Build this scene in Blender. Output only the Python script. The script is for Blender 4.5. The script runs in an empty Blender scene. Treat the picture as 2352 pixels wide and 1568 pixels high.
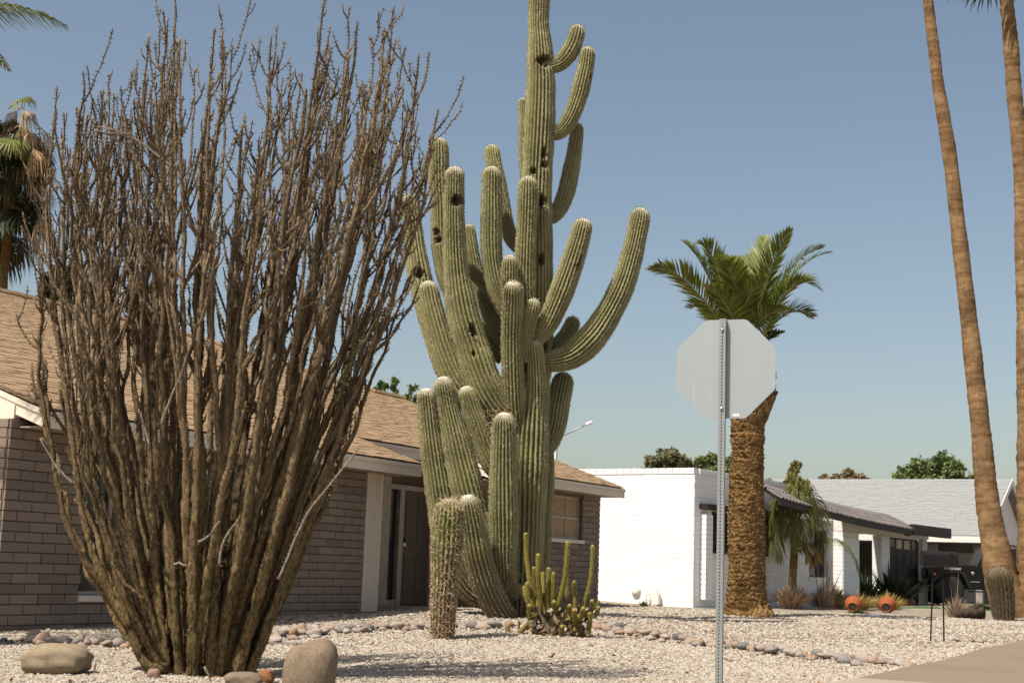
import bpy, math, random
import numpy as np
from mathutils import Matrix, Vector
rng = np.random.default_rng(11)
random.seed(11)
SC = bpy.context.scene
COL = SC.collection
R = math.radians

# ------------------------------------------------------------------ camera
CAM_H = .95
PITCH, ROLL, LENS = R(8.99), R(2.0), 50.0
fw = np.array([0, math.cos(PITCH), math.sin(PITCH)])
up0 = np.array([0, -math.sin(PITCH), math.cos(PITCH)])
rt0 = np.array([1., 0, 0])
rt = rt0 * math.cos(ROLL) + up0 * math.sin(ROLL)
up = up0 * math.cos(ROLL) - rt0 * math.sin(ROLL)
CP = np.array([0, 0, CAM_H])
cam = bpy.data.cameras.new('camera')
cam.lens = LENS
cam.sensor_width = 36
cam.clip_start = .1
cam.clip_end = 2000
cam.dof.use_dof = True
cam.dof.focus_distance = 15.5
cam.dof.aperture_fstop = 4.0
co = bpy.data.objects.new('camera', cam)
M = Matrix.Identity(4)
for i in range(3):
    M[i][0], M[i][1], M[i][2], M[i][3] = rt[i], up[i], -fw[i], CP[i]
co.matrix_world = M
COL.objects.link(co)
SC.camera = co

# ------------------------------------------------------------------ light
SUN_AZ = np.array([-.73, -.68])            # horizontal direction towards the sun
SUN_EL = R(57)
world = bpy.data.worlds.new('World')
SC.world = world
world.use_nodes = True
nt = world.node_tree
nt.nodes.clear()
wo = nt.nodes.new('ShaderNodeOutputWorld')
bg = nt.nodes.new('ShaderNodeBackground')
sky = nt.nodes.new('ShaderNodeTexSky')
sky.sky_type = 'NISHITA'
sky.sun_disc = False
sky.sun_elevation = SUN_EL
sky.sun_rotation = math.atan2(SUN_AZ[0], SUN_AZ[1])
sky.altitude = 350
sky.air_density = 1.0
sky.dust_density = 3.0
sky.ozone_density = 1.0
bg.inputs['Strength'].default_value = .086
wb = nt.nodes.new('ShaderNodeMix'); wb.data_type = 'RGBA'; wb.blend_type = 'MULTIPLY'
wb.inputs[0].default_value = 1; wb.inputs[7].default_value = (1.12, 1.03, .90, 1)   # warm white balance of the photograph
nt.links.new(sky.outputs[0], wb.inputs[6])
nt.links.new(wb.outputs[2], bg.inputs['Color'])
nt.links.new(bg.outputs[0], wo.inputs['Surface'])
sl = bpy.data.lights.new('sun', 'SUN')
sl.energy = 4.3
sl.angle = R(.5)
sl.color = (1, .93, .82)
so = bpy.data.objects.new('sun', sl)
h = SUN_AZ / np.linalg.norm(SUN_AZ)
sdir = Vector((h[0] * math.cos(SUN_EL), h[1] * math.cos(SUN_EL), math.sin(SUN_EL)))
so.rotation_euler = sdir.to_track_quat('Z', 'Y').to_euler()
so.location = (-20, -10, 40)
COL.objects.link(so)
SC.view_settings.view_transform = 'Standard'
SC.view_settings.look = 'None'
SC.view_settings.exposure = .65
SC.view_settings.gamma = 1
SC.view_settings.use_curve_mapping = False

# ------------------------------------------------------------------ geometry helpers
F = LENS / 36 * 2352

def ray(u, v):
    return fw + rt * (u - 1176) / F - up * (v - 784) / F

def P(u, v, Y):
    r = ray(u, v)
    return CP + r * Y / r[1]

def sstep(a, b, x):
    t = np.clip((x - a) / (b - a), 0, 1)
    return t * t * (3 - 2 * t)

def gz(x, y):
    x = np.asarray(x, float); y = np.asarray(y, float)
    z = .2 * sstep(13, 28, y) + .09 * np.exp(-((x - .1) / 2.6) ** 2 - ((y - 22.3) / 2.6) ** 2)
    z = z - .085 * sstep(30.5, 34.5, y) * sstep(1.5, 4, x) * (1 - sstep(9.5, 12, x))
    return z + .008 * np.sin(x * 2.1 + y * .7) + .007 * np.sin(x * .9 - y * 1.9)

def G(u, v):
    """point of the ground seen at a place of the photograph"""
    r = ray(u, v)
    a, b = 4., 120.
    for _ in range(50):
        m = .5 * (a + b)
        q = CP + r * m
        if q[2] > gz(q[0], q[1]): a = m
        else: b = m
    return CP + r * a

class MB:
    def __init__(s):
        s.v = []; s.f = []; s.n = 0; s.at = {}
    def add(s, verts, faces, mat=0, smooth=False, **attr):
        verts = np.asarray(verts, float).reshape(-1, 3)
        if not isinstance(faces, list): faces = [faces]
        for fa in faces:
            fa = np.asarray(fa, int)
            if fa.size == 0: continue
            if fa.ndim == 1: fa = fa[None]
            s.f.append((fa + s.n, mat, smooth))
        for k, a in attr.items():
            s.at.setdefault(k, []).append((s.n, np.asarray(a, float)))
        s.v.append(verts); s.n += len(verts)
    def box(s, c, size, Rm=None, mat=0):
        d = np.array(size) / 2
        q = np.array([[x, y, z] for x in (-1, 1) for y in (-1, 1) for z in (-1, 1)], float) * d
        if Rm is not None: q = q @ np.asarray(Rm).T
        s.add(q + np.asarray(c, float), BOXF, mat)
    def quad(s, a, b, c, d, mat=0):
        s.add([a, b, c, d], np.array([[0, 1, 2, 3]]), mat)
    def slab(s, pts, depth, mat=0):
        """polygon extruded by the vector depth"""
        pts = np.asarray(pts, float); n = len(pts)
        s.add(np.vstack([pts, pts + np.asarray(depth, float)]),
              [np.arange(n)[::-1], np.arange(n) + n,
               np.array([[i, (i + 1) % n, (i + 1) % n + n, i + n] for i in range(n)])], mat)
    def mesh(s, name, mats, origin=(0, 0, 0)):
        me = bpy.data.meshes.new(name)
        V = np.vstack(s.v) - np.asarray(origin, float)
        me.vertices.add(len(V)); me.vertices.foreach_set('co', V.astype(np.float32).ravel())
        loops = np.concatenate([f.ravel() for f, _, _ in s.f])
        tot = np.concatenate([np.full(len(f), f.shape[1]) for f, _, _ in s.f])
        st = np.concatenate([[0], np.cumsum(tot)[:-1]])
        me.loops.add(len(loops)); me.loops.foreach_set('vertex_index', loops.astype(np.int32))
        me.polygons.add(len(tot)); me.polygons.foreach_set('loop_start', st.astype(np.int32))
        me.polygons.foreach_set('material_index', np.concatenate([np.full(len(f), m) for f, m, _ in s.f]).astype(np.int32))
        me.polygons.foreach_set('use_smooth', np.concatenate([np.full(len(f), sm) for f, _, sm in s.f]).astype(bool))
        for k, l in s.at.items():
            a = np.zeros(len(V), np.float32)
            for st0, x in l: a[st0:st0 + len(x)] = x
            me.attributes.new(k, 'FLOAT', 'POINT').data.foreach_set('value', a)
        for m in mats: me.materials.append(m)
        me.update(calc_edges=True)
        return me

BOXF = np.array([[0, 1, 3, 2], [4, 6, 7, 5], [0, 4, 5, 1], [2, 3, 7, 6], [0, 2, 6, 4], [1, 5, 7, 3]])
ORG = {}

def tag(o, label=None, cat=None, group=None, kind=None):
    for k, x in (('label', label), ('category', cat), ('group', group), ('kind', kind)):
        if x: o[k] = x
    return o

def thing(name, label, cat, loc, group=None):
    o = bpy.data.objects.new(name, None)
    o.empty_display_size = .2
    COL.objects.link(o)
    o.location = loc
    ORG[o.name] = np.asarray(loc, float)
    return tag(o, label, cat, group)

def part(name, mb, mats, parent=None, label=None, kind=None, loc=None):
    if not isinstance(mats, (list, tuple)): mats = [mats]
    org = ORG[parent.name] if parent is not None else (np.asarray(loc, float) if loc is not None else np.zeros(3))
    o = bpy.data.objects.new(name, mb.mesh(name, mats, org))
    COL.objects.link(o)
    ORG[o.name] = org
    if parent is not None: o.parent = parent
    else: o.location = org
    return tag(o, label, None, None, kind)

def piece(name, me, parent, Mw):
    """one of many alike pieces: shares its mesh"""
    o = bpy.data.objects.new(name, me)
    COL.objects.link(o)
    o.parent = parent
    Mw = Mw.copy(); org = ORG[parent.name]
    for i in range(3): Mw[i][3] -= org[i]
    o.matrix_local = Mw
    return o

def spline(pts, step):
    pts = np.asarray(pts, float)
    ext = np.vstack([2 * pts[0] - pts[1], pts, 2 * pts[-1] - pts[-2]])
    out = []
    for i in range(1, len(ext) - 2):
        p0, p1, p2, p3 = ext[i - 1:i + 3]
        n = max(2, int(np.linalg.norm((p2 - p1)[:3]) / step))
        t = np.linspace(0, 1, n, endpoint=False)[:, None]
        out.append(.5 * (2 * p1 + (p2 - p0) * t + (2 * p0 - 5 * p1 + 4 * p2 - p3) * t ** 2 + (3 * p1 - p0 - 3 * p2 + p3) * t ** 3))
    return np.vstack(out + [pts[-1:]])

def unit(a):
    a = np.asarray(a, float)
    return a / (np.linalg.norm(a, axis=-1, keepdims=True) + 1e-12)

def frames(path):
    T = unit(np.gradient(path, axis=0))
    a = np.array([0, -1., 0]) if abs(T[0] @ np.array([0, -1., 0])) < .9 else np.array([1., 0, 0])
    N = np.zeros_like(T); n = unit(a - T[0] * (a @ T[0]))
    for i in range(len(T)):
        n = unit(n - T[i] * (n @ T[i])); N[i] = n
    return T, N, np.cross(T, N)

def tube(mb, path, r, sides=6, mat=0, smooth=True, jit=0, cap=True, ridge=0, **attr):
    path = np.asarray(path, float); n = len(path)
    r = np.broadcast_to(np.asarray(r, float), (n,))
    T, N, B = frames(path)
    a = np.arange(sides) * 2 * np.pi / sides
    rr = r[:, None] * np.ones(sides)[None]
    if ridge:      # furrows running along the stem, slowly turning
        e = rng.standard_normal(sides); tw = np.arange(n)[:, None] * rng.uniform(.01, .03)
        k = (np.arange(sides)[None] + tw); i0 = np.floor(k).astype(int); ft = k - i0
        rr = rr * (1 + ridge * (e[i0 % sides] * (1 - ft) + e[(i0 + 1) % sides] * ft))
    if jit: rr = rr * (1 + jit * rng.standard_normal((n, sides)))
    V = path[:, None] + rr[..., None] * (np.cos(a)[None, :, None] * N[:, None] + np.sin(a)[None, :, None] * B[:, None])
    i = np.arange(n - 1)[:, None] * sides; j = np.arange(sides)[None]; k = (j + 1) % sides
    q = np.stack([i + j, i + k, i + k + sides, i + j + sides], -1).reshape(-1, 4)
    fs = [q]
    if cap: fs += [np.arange(sides)[::-1], np.arange(sides) + (n - 1) * sides]
    at = {k_: np.repeat(np.broadcast_to(np.asarray(v_, float), (n,)), sides) for k_, v_ in attr.items()}
    mb.add(V.reshape(-1, 3), fs, mat, smooth, **at)

def lathe(mb, base, prof, axis=(0, 0, 1), sides=24, mat=0, smooth=True, a0=None):
    """prof: rows (radius, height along axis)"""
    ax = unit(axis)
    t = np.array([1., 0, 0]) if abs(ax[0]) < .8 else np.array([0, 1., 0])
    e1 = unit(t - ax * (t @ ax)); e2 = np.cross(ax, e1)
    prof = np.asarray(prof, float); n = len(prof)
    a = np.arange(sides) * 2 * np.pi / sides
    V = np.asarray(base, float) + prof[:, 1][:, None, None] * ax + prof[:, 0][:, None, None] * (np.cos(a)[None, :, None] * e1 + np.sin(a)[None, :, None] * e2)
    i = np.arange(n - 1)[:, None] * sides; j = np.arange(sides)[None]; k = (j + 1) % sides
    q = np.stack([i + j, i + k, i + k + sides, i + j + sides], -1).reshape(-1, 4)
    mb.add(V.reshape(-1, 3), [q, np.arange(sides)[::-1], np.arange(sides) + (n - 1) * sides], mat, smooth)

# ------------------------------------------------------------------ materials
def new_mat(name):
    m = bpy.data.materials.new(name); m.use_nodes = True
    t = m.node_tree
    return m, t, t.nodes['Principled BSDF'], t.nodes.new, t.links.new

def mix_rgb(t, fac, a, b, mode='MIX'):
    n = t.nodes.new('ShaderNodeMix'); n.data_type = 'RGBA'; n.blend_type = mode
    for s, x in ((n.inputs[0], fac), (n.inputs[6], a), (n.inputs[7], b)):
        if isinstance(x, (tuple, list)): s.default_value = (*x[:3], 1)
        elif isinstance(x, (int, float)): s.default_value = x
        else: t.links.new(x, s)
    return n.outputs[2]

def math_n(t, op, a, b=None, c=None):
    n = t.nodes.new('ShaderNodeMath'); n.operation = op
    for s, x in zip(n.inputs, (a, b, c)):
        if x is None: continue
        if isinstance(x, (int, float)): s.default_value = x
        else: t.links.new(x, s)
    return n.outputs[0]

def ramp(t, fac, stops):
    n = t.nodes.new('ShaderNodeValToRGB')
    e = n.color_ramp.elements
    while len(e) < len(stops): e.new(.5)
    for k, (p, c) in zip(e, stops): k.position = p; k.color = (*c, 1)
    t.links.new(fac, n.inputs[0])
    return n.outputs[0]

def noise(t, vec, scale, detail=4, rough=.6):
    n = t.nodes.new('ShaderNodeTexNoise'); n.inputs['Scale'].default_value = scale
    n.inputs['Detail'].default_value = detail; n.inputs['Roughness'].default_value = rough
    t.links.new(vec, n.inputs['Vector'])
    return n.outputs[0]

def coords(t, stretch=None):
    o = t.nodes.new('ShaderNodeTexCoord').outputs['Object']
    if stretch:
        m = t.nodes.new('ShaderNodeMapping'); m.inputs['Scale'].default_value = stretch
        t.links.new(o, m.inputs[0]); o = m.outputs[0]
    return o

def island(t):
    a = t.nodes.new('ShaderNodeNewGeometry').outputs['Random Per Island']
    b = t.nodes.new('ShaderNodeObjectInfo').outputs['Random']
    return math_n(t, 'FRACT', math_n(t, 'ADD', a, b))

def bumpit(t, bs, hgt, strength, dist=.01):
    n = t.nodes.new('ShaderNodeBump'); n.inputs['Strength'].default_value = strength
    n.inputs['Distance'].default_value = dist
    t.links.new(hgt, n.inputs['Height']); t.links.new(n.outputs[0], bs.inputs['Normal'])

def mat(name, c1, c2=None, rough=.85, scale=6, bump=.35, bscale=60, dist=.008, metal=0., isl=0., stretch=None, spec=.3, wear=None):
    m, t, bs, N, L = new_mat(name)
    v = coords(t, stretch)
    c2 = c2 or tuple(x * .72 for x in c1)
    f = ramp(t, noise(t, v, scale), [(.32, (0, 0, 0)), (.7, (1, 1, 1))])
    c = mix_rgb(t, f, c1, c2)
    if wear:
        w = ramp(t, noise(t, v, wear[1], 6, .7), [(wear[2], (0, 0, 0)), (wear[2] + .08, (1, 1, 1))])
        c = mix_rgb(t, w, c, wear[0])
    if isl:
        k = math_n(t, 'MULTIPLY_ADD', island(t), isl, 1 - isl / 2)
        c = mix_rgb(t, 1.0, c, comb(t, k), 'MULTIPLY')
    L(c, bs.inputs['Base Color'])
    bs.inputs['Roughness'].default_value = rough
    bs.inputs['Metallic'].default_value = metal
    bs.inputs['Specular IOR Level'].default_value = spec
    if bump: bumpit(t, bs, noise(t, v, bscale, 5), bump, dist)
    return m

def comb(t, k):
    n = t.nodes.new('ShaderNodeCombineColor')
    for i in range(3): t.links.new(k, n.inputs[i])
    return n.outputs[0]

def mat_isl(name, stops, rough=.85, scale=30, bump=.3, amount=.35, spec=.3, dist=.006, transl=0):
    """colour picked per loose piece from a ramp, mottled by noise"""
    m, t, bs, N, L = new_mat(name)
    v = coords(t)
    c = ramp(t, island(t), stops)
    k = math_n(t, 'MULTIPLY_ADD', noise(t, v, scale), amount, 1 - amount / 2)
    c = mix_rgb(t, 1.0, c, comb(t, k), 'MULTIPLY')
    L(c, bs.inputs['Base Color'])
    bs.inputs['Roughness'].default_value = rough
    bs.inputs['Specular IOR Level'].default_value = spec
    if bump: bumpit(t, bs, noise(t, v, scale * 2.5), bump, dist)
    if transl:
        tr = N('ShaderNodeBsdfTranslucent'); L(c, tr.inputs[0])
        mx = N('ShaderNodeMixShader'); mx.inputs[0].default_value = transl
        L(bs.outputs[0], mx.inputs[1]); L(tr.outputs[0], mx.inputs[2])
        L(mx.outputs[0], t.nodes['Material Output'].inputs['Surface'])
    return m

def mat_cactus(name, valley, crest, wool, low=None, rough=.6):
    m, t, bs, N, L = new_mat(name)
    v = coords(t)
    def at(k):
        a = N('ShaderNodeAttribute'); a.attribute_name = k; return a.outputs['Fac']
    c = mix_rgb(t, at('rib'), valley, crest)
    sp = ramp(t, noise(t, v, 3.2, 5, .65), [(.35, (.72, .70, .62)), (.62, (1.1, 1.08, 1.02))])
    c = mix_rgb(t, 1.0, c, sp, 'MULTIPLY')
    cork = math_n(t, 'MULTIPLY', ramp(t, noise(t, v, 9, 6, .7), [(.63, (0, 0, 0)), (.72, (1, 1, 1))]), .55)
    c = mix_rgb(t, cork, c, (.2, .15, .085))
    if low is not None:
        c = mix_rgb(t, at('low'), c, low)
    c = mix_rgb(t, at('tip'), c, wool)
    sc = ramp(t, noise(t, v, 14), [(.35, (.035, .022, .014)), (.65, (.12, .08, .05))])
    c = mix_rgb(t, at('scar'), c, sc)
    L(c, bs.inputs['Base Color'])
    bs.inputs['Roughness'].default_value = rough
    bs.inputs['Specular IOR Level'].default_value = .25
    bumpit(t, bs, noise(t, v, 45, 5), .3, .008)
    return m

def ground_mat():
    m, t, bs, N, L = new_mat('gravel_ground')
    v = N('ShaderNodeTexCoord').outputs['Object']
    def vor(s):
        n = N('ShaderNodeTexVoronoi'); n.inputs['Scale'].default_value = s
        n.inputs['Randomness'].default_value = 1; L(v, n.inputs['Vector']); return n
    a = vor(26); b = vor(60)
    sep = N('ShaderNodeSeparateColor'); L(a.outputs['Color'], sep.inputs[0])
    st = [(0, (.19, .145, .105)), (.15, (.28, .235, .19)), (.5, (.345, .305, .255)), (.75, (.305, .255, .205)), (.93, (.385, .355, .31)), (.97, (.20, .125, .07))]
    c = ramp(t, sep.outputs[0], st)
    big = ramp(t, noise(t, v, .45, 5), [(.3, (.92, .88, .84)), (.7, (1.04, 1.02, 1.0))])
    c = mix_rgb(t, 1.0, c, big, 'MULTIPLY')
    L(c, bs.inputs['Base Color'])
    bs.inputs['Roughness'].default_value = .95
    bs.inputs['Specular IOR Level'].default_value = .15
    hgt = math_n(t, 'ADD', math_n(t, 'MULTIPLY', a.outputs['Distance'], -1.0), math_n(t, 'MULTIPLY', b.outputs['Distance'], -.4))
    bumpit(t, bs, hgt, 1.0, .03)
    return m

m_ground = ground_mat()
PEB = [(0, (.18, .13, .09)), (.05, (.30, .25, .20)), (.40, (.385, .345, .29)), (.66, (.355, .30, .24)), (.86, (.44, .415, .365)), (.98, (.28, .18, .10)), (1, (.15, .10, .065))]
m_pebble = mat_isl('gravel_pebbles', PEB, rough=.9, scale=40, bump=0, amount=.3, spec=.15)
m_cobble = mat_isl('river_cobble', [(0, (0.099, 0.105, 0.105)), (0.16, (0.223, 0.205, 0.18)), (0.34, (0.31, 0.248, 0.205)), (0.52, (0.248, 0.167, 0.13)), (0.68, (0.347, 0.31, 0.273)), (0.82, (0.279, 0.174, 0.099)), (1, (0.31, 0.285, 0.26))], rough=.8, scale=18, bump=.5, amount=.7)
m_boulder = mat('boulder_stone', (.27, .205, .14), (.16, .12, .08), scale=9, bump=.6, bscale=26, dist=.02, wear=((.20, .12, .055), 5, .6))
m_concrete = mat('walk_concrete', (.215, .16, .115), (.19, .14, .098), scale=1.2, bump=.25, bscale=90, dist=.004, wear=((.17, .125, .085), 9, .66))
m_concrete_pale = mat('sidewalk_concrete', (.33, .275, .22), (.28, .23, .18), scale=1.2, bump=.25, bscale=90, dist=.004)
m_brick = mat_isl('slump_block', [(0, (.185, .145, .116)), (.35, (.25, .195, .155)), (.7, (.275, .212, .165)), (1, (.225, .18, .148))], rough=.92, scale=22, bump=.55, amount=.35, dist=.01)
m_mortar = mat('mortar', (.175, .138, .109), rough=.95, bump=.3)
m_cream = mat('cream_paint', (.74, .65, .54), (.70, .61, .50), rough=.6, scale=1.5, bump=.1, bscale=30, wear=((.60, .52, .42), 4, .7))
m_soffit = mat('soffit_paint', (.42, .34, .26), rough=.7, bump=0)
m_shingle = mat_isl('tan_shingle', [(0, (.235, .16, .096)), (.3, (.305, .213, .13)), (.62, (.27, .186, .112)), (.85, (.335, .24, .15)), (1, (.21, .14, .084))], rough=.95, scale=60, bump=.5, amount=.4, spec=.1)
m_deck = mat('roof_felt', (.13, .085, .05), rough=.95, bump=.2)
m_white = mat_isl('white_painted_block', [(0, (.80, .79, .78)), (.5, (.84, .83, .82)), (1, (.82, .81, .80))], rough=.75, scale=14, bump=.4, amount=.08)
m_white_mortar = mat('white_painted_joint', (.82, .81, .80), rough=.8, bump=.2)
m_white_trim = mat('white_trim', (.72, .69, .65), (.64, .61, .57), rough=.6, bump=.1)
m_black = mat('black_paint', (.022, .018, .017), (.03, .024, .022), rough=.5, bump=.1)
m_dark_brown = mat('dark_brown_paint', (.028, .018, .016), rough=.55, bump=.1)
m_tile = mat_isl('grey_concrete_tile', [(0, (.12, .105, .10)), (.5, (.17, .15, .145)), (1, (.145, .125, .115))], rough=.85, scale=20, bump=.3, amount=.4)
m_white_roof = mat_isl('white_shingle', [(0, (.235, .24, .242)), (.5, (.245, .25, .252)), (1, (.24, .245, .248))], rough=.9, scale=25, bump=.3, amount=.2)
m_glass = mat('window_glass', (.02, .022, .025), rough=.08, bump=0, spec=.6)
m_blind = mat('tan_blind', (.42, .29, .17), (.38, .26, .15), rough=.8, bump=.2, stretch=(1, 1, 60), bscale=1)
m_alu = mat('aluminium_frame', (.50, .45, .39), rough=.5, bump=0)
m_door = mat('brown_door', (.12, .092, .068), (.105, .08, .06), rough=.5, bump=.1)
m_dark_in = mat('dark_interior', (.03, .025, .02), rough=.9, bump=0)
m_entry = mat('brown_stucco', (.125, .088, .06), (.105, .075, .052), rough=.9, bump=.4, bscale=40)
m_grey_wall = mat('grey_wall_paint', (.30, .27, .25), rough=.8, bump=.1)
m_sheet = mat('sign_aluminium', (.33, .37, .385), (.305, .345, .36), rough=.5, scale=1.5, bump=.03, bscale=20, metal=.35, stretch=(9, 9, .5), spec=.5, wear=((.38, .415, .425), 3, .62))
m_galv = mat('galvanised_post', (.31, .325, .32), (.255, .27, .27), rough=.5, scale=12, bump=.15, metal=.5, stretch=(1, 1, .25), wear=((.48, .48, .46), 8, .66))
m_bolt = mat('zinc_bolt', (.5, .48, .44), rough=.4, bump=0, metal=.7)
m_red = mat('red_sheeting', (.45, .02, .02), rough=.4, bump=0)
m_label = mat('paper_label', (.72, .72, .70), rough=.6, bump=0)
m_terra = mat('terracotta', (.30, .095, .04), (.24, .075, .03), rough=.92, scale=5, bump=.4, spec=.1, wear=((.26, .12, .06), 5, .58))
m_mail = mat('mailbox_black_metal', (.014, .0135, .014), (.011, .0105, .011), rough=.55, bump=.1, spec=.15)
m_jeep = mat('black_car_paint', (.005, .005, .0055), rough=.3, bump=0, spec=.35)
m_plastic = mat('black_plastic', (.014, .014, .0145), rough=.6, bump=.1)
m_tyre = mat('tyre_rubber', (.022, .021, .02), rough=.85, bump=.3, bscale=30)
m_rim = mat('dark_rim', (.05, .05, .052), rough=.4, bump=0, metal=.5)
m_amber = mat('amber_lens', (.75, .20, .02), rough=.3, bump=0)
m_decal = mat('white_decal', (.75, .74, .72), rough=.5, bump=0)
m_turf = mat('artificial_turf', (.06, .13, .04), (.045, .10, .03), rough=.95, bump=.6, bscale=80, dist=.02)
m_bark = mat('tree_bark', (.13, .09, .06), rough=.95, bump=.6, bscale=14, dist=.03)
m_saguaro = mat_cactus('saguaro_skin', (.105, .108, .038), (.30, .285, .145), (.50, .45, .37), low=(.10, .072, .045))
m_spine = mat('saguaro_spines', (.44, .39, .28), (.32, .27, .18), rough=.7, bump=0)
m_spine_white = mat('apex_wool', (.72, .68, .60), rough=.9, bump=0)
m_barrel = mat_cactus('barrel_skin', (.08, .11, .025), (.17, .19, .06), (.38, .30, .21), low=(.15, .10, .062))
m_bspine = mat('barrel_spines', (.40, .27, .17), (.5, .4, .29), rough=.7, bump=0)
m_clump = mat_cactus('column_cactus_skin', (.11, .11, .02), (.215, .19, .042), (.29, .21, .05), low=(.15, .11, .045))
m_wood = mat('dead_wood', (.13, .095, .06), (.22, .17, .115), rough=.95, scale=14, bump=.5, bscale=40, dist=.01)

def cane_mat():
    m, t, bs, N, L = new_mat('ocotillo_bark')
    v = coords(t)
    vf = coords(t, (1, 1, .45))
    sx = N('ShaderNodeSeparateXYZ'); L(v, sx.inputs[0])
    hf = math_n(t, 'MULTIPLY_ADD', sx.outputs[2], .24, 0)
    a = mix_rgb(t, ramp(t, noise(t, vf, 42, 6, .75), [(.40, (0, 0, 0)), (.60, (1, 1, 1))]), (.31, .215, .095), (.07, .05, .027))
    b = mix_rgb(t, ramp(t, noise(t, vf, 48, 6, .75), [(.40, (0, 0, 0)), (.60, (1, 1, 1))]), (.34, .25, .155), (.11, .08, .05))
    c = mix_rgb(t, ramp(t, hf, [(.12, (0, 0, 0)), (.75, (1, 1, 1))]), a, b)
    k = math_n(t, 'MULTIPLY_ADD', island(t), .7, .6)
    c = mix_rgb(t, 1.0, c, comb(t, k), 'MULTIPLY')
    L(c, bs.inputs['Base Color']); bs.inputs['Roughness'].default_value = .95
    bs.inputs['Specular IOR Level'].default_value = .15
    bumpit(t, bs, noise(t, v, 55, 6, .75), 1.0, .025)
    return m
m_cane = cane_mat()
m_thorn = mat('ocotillo_thorns', (.24, .18, .12), (.12, .09, .055), rough=.9, bump=0)
m_dead_cane = mat('dead_cane', (.24, .20, .155), (.14, .11, .085), rough=.9, scale=20, bump=.5, bscale=60)
m_oleaf = mat_isl('ocotillo_leaves', [(0, (.09, .11, .03)), (.6, (.17, .18, .06)), (1, (.28, .24, .12))], bump=0)

def palm_mat(name, c1, c2, ringscale):
    m, t, bs, N, L = new_mat(name)
    v = coords(t)
    a = ramp(t, noise(t, v, 2.3, 6, .7), [(.33, c2), (.66, c1)])
    w = coords(t, (14, 14, 1.2))
    s = ramp(t, noise(t, w, 2, 4), [(.3, (.75, .72, .68)), (.7, (1.08, 1.06, 1.04))])
    c = mix_rgb(t, 1.0, a, s, 'MULTIPLY')
    r = coords(t, (.6, .6, ringscale))
    s2 = ramp(t, noise(t, r, 3, 3), [(.35, (.68, .64, .6)), (.6, (1.05, 1.05, 1.05))])
    c = mix_rgb(t, 1.0, c, s2, 'MULTIPLY')
    L(c, bs.inputs['Base Color']); bs.inputs['Roughness'].default_value = .95
    bs.inputs['Specular IOR Level'].default_value = .15
    bumpit(t, bs, math_n(t, 'ADD', noise(t, r, 3, 4), noise(t, w, 4, 4)), .7, .03)
    return m
m_fantrunk = palm_mat('fan_palm_bark', (.33, .215, .115), (.15, .092, .045), 3.0)
m_datetrunk = palm_mat('date_palm_bark', (.31, .195, .082), (.13, .075, .03), 1.6)
m_boot = mat_isl('leaf_base', [(0, (.09, .055, .028)), (.5, (.20, .125, .055)), (.85, (.27, .175, .085)), (1, (.36, .27, .16))], rough=.95, scale=25, bump=.4, amount=.5)
m_scale = mat_isl('trunk_scale', [(0, (.12, .07, .028)), (.4, (.24, .15, .06)), (.8, (.32, .21, .09)), (1, (.40, .29, .15))], rough=.95, scale=22, bump=.5, amount=.6, dist=.012)
m_log = mat('dark_log', (.055, .038, .025), (.03, .02, .014), bump=.8, bscale=20, dist=.03)
m_barrel_shaded = mat_cactus('shaded_barrel_skin', (.03, .034, .012), (.085, .08, .032), (.16, .12, .08), low=(.07, .048, .03))  # barrel skin darkened: shade of the palm fronds painted into the colour
m_frond = mat_isl('date_palm_leaflets', [(0, (.075, .105, .016)), (.6, (.155, .195, .03)), (1, (.29, .28, .06))], rough=.5, scale=8, bump=0, amount=.4, spec=.4, transl=.3)
m_rachis = mat('frond_rib', (.24, .24, .09), (.18, .19, .07), rough=.5, bump=0)
m_queen = mat_isl('queen_palm_leaflets', [(0, (.065, .085, .016)), (.7, (.115, .13, .026)), (1, (.20, .175, .04))], rough=.6, bump=0, spec=.2, transl=.25)
m_yellowfrond = mat_isl('yellowing_leaflets', [(0, (.26, .17, .04)), (.6, (.34, .21, .05)), (1, (.18, .16, .04))], rough=.6, bump=0, transl=.25)
m_fan = mat_isl('fan_palm_blades', [(0, (.020, .027, .008)), (.7, (.036, .045, .012)), (1, (.07, .075, .02))], rough=.5, bump=0, spec=.4, transl=.12)
m_fan_light = mat_isl('young_fan_blades', [(0, (.12, .15, .03)), (1, (.22, .22, .06))], rough=.5, bump=0, transl=.3)
m_thatch = mat_isl('dead_fan_blades', [(0, (.24, .15, .07)), (.6, (.38, .25, .12)), (1, (.50, .36, .2))], rough=.9, bump=0, transl=.15)
m_dry = mat_isl('dry_blades', [(0, (.20, .14, .10)), (.5, (.33, .24, .17)), (1, (.45, .35, .24))], rough=.9, bump=0, transl=.1)
m_purple = mat_isl('dark_purple_blades', [(0, (.045, .03, .028)), (.6, (.09, .06, .05)), (1, (.30, .22, .15))], rough=.9, bump=0)
m_straw = mat_isl('yellow_grass', [(0, (.36, .25, .07)), (.6, (.50, .36, .12)), (1, (.42, .33, .16))], rough=.9, bump=0, transl=.2)
m_strap = mat_isl('dark_strap_leaf', [(0, (.015, .025, .012)), (.7, (.03, .045, .018)), (1, (.10, .12, .05))], rough=.4, bump=0, spec=.5)
m_weed = mat_isl('green_weed', [(0, (.04, .07, .02)), (1, (.09, .12, .035))], rough=.8, bump=0)
def leafmat(name, a, b, c): return mat_isl(name, [(0, a), (.55, b), (1, c)], rough=.7, bump=0, transl=.2)
m_leaf_olive = leafmat('olive_leaves', (0.088, 0.092, 0.040), (0.158, 0.158, 0.070), (0.241, 0.219, 0.110))
m_leaf_green = leafmat('ash_leaves', (0.077, 0.106, 0.035), (0.131, 0.169, 0.054), (0.230, 0.259, 0.096))
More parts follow.
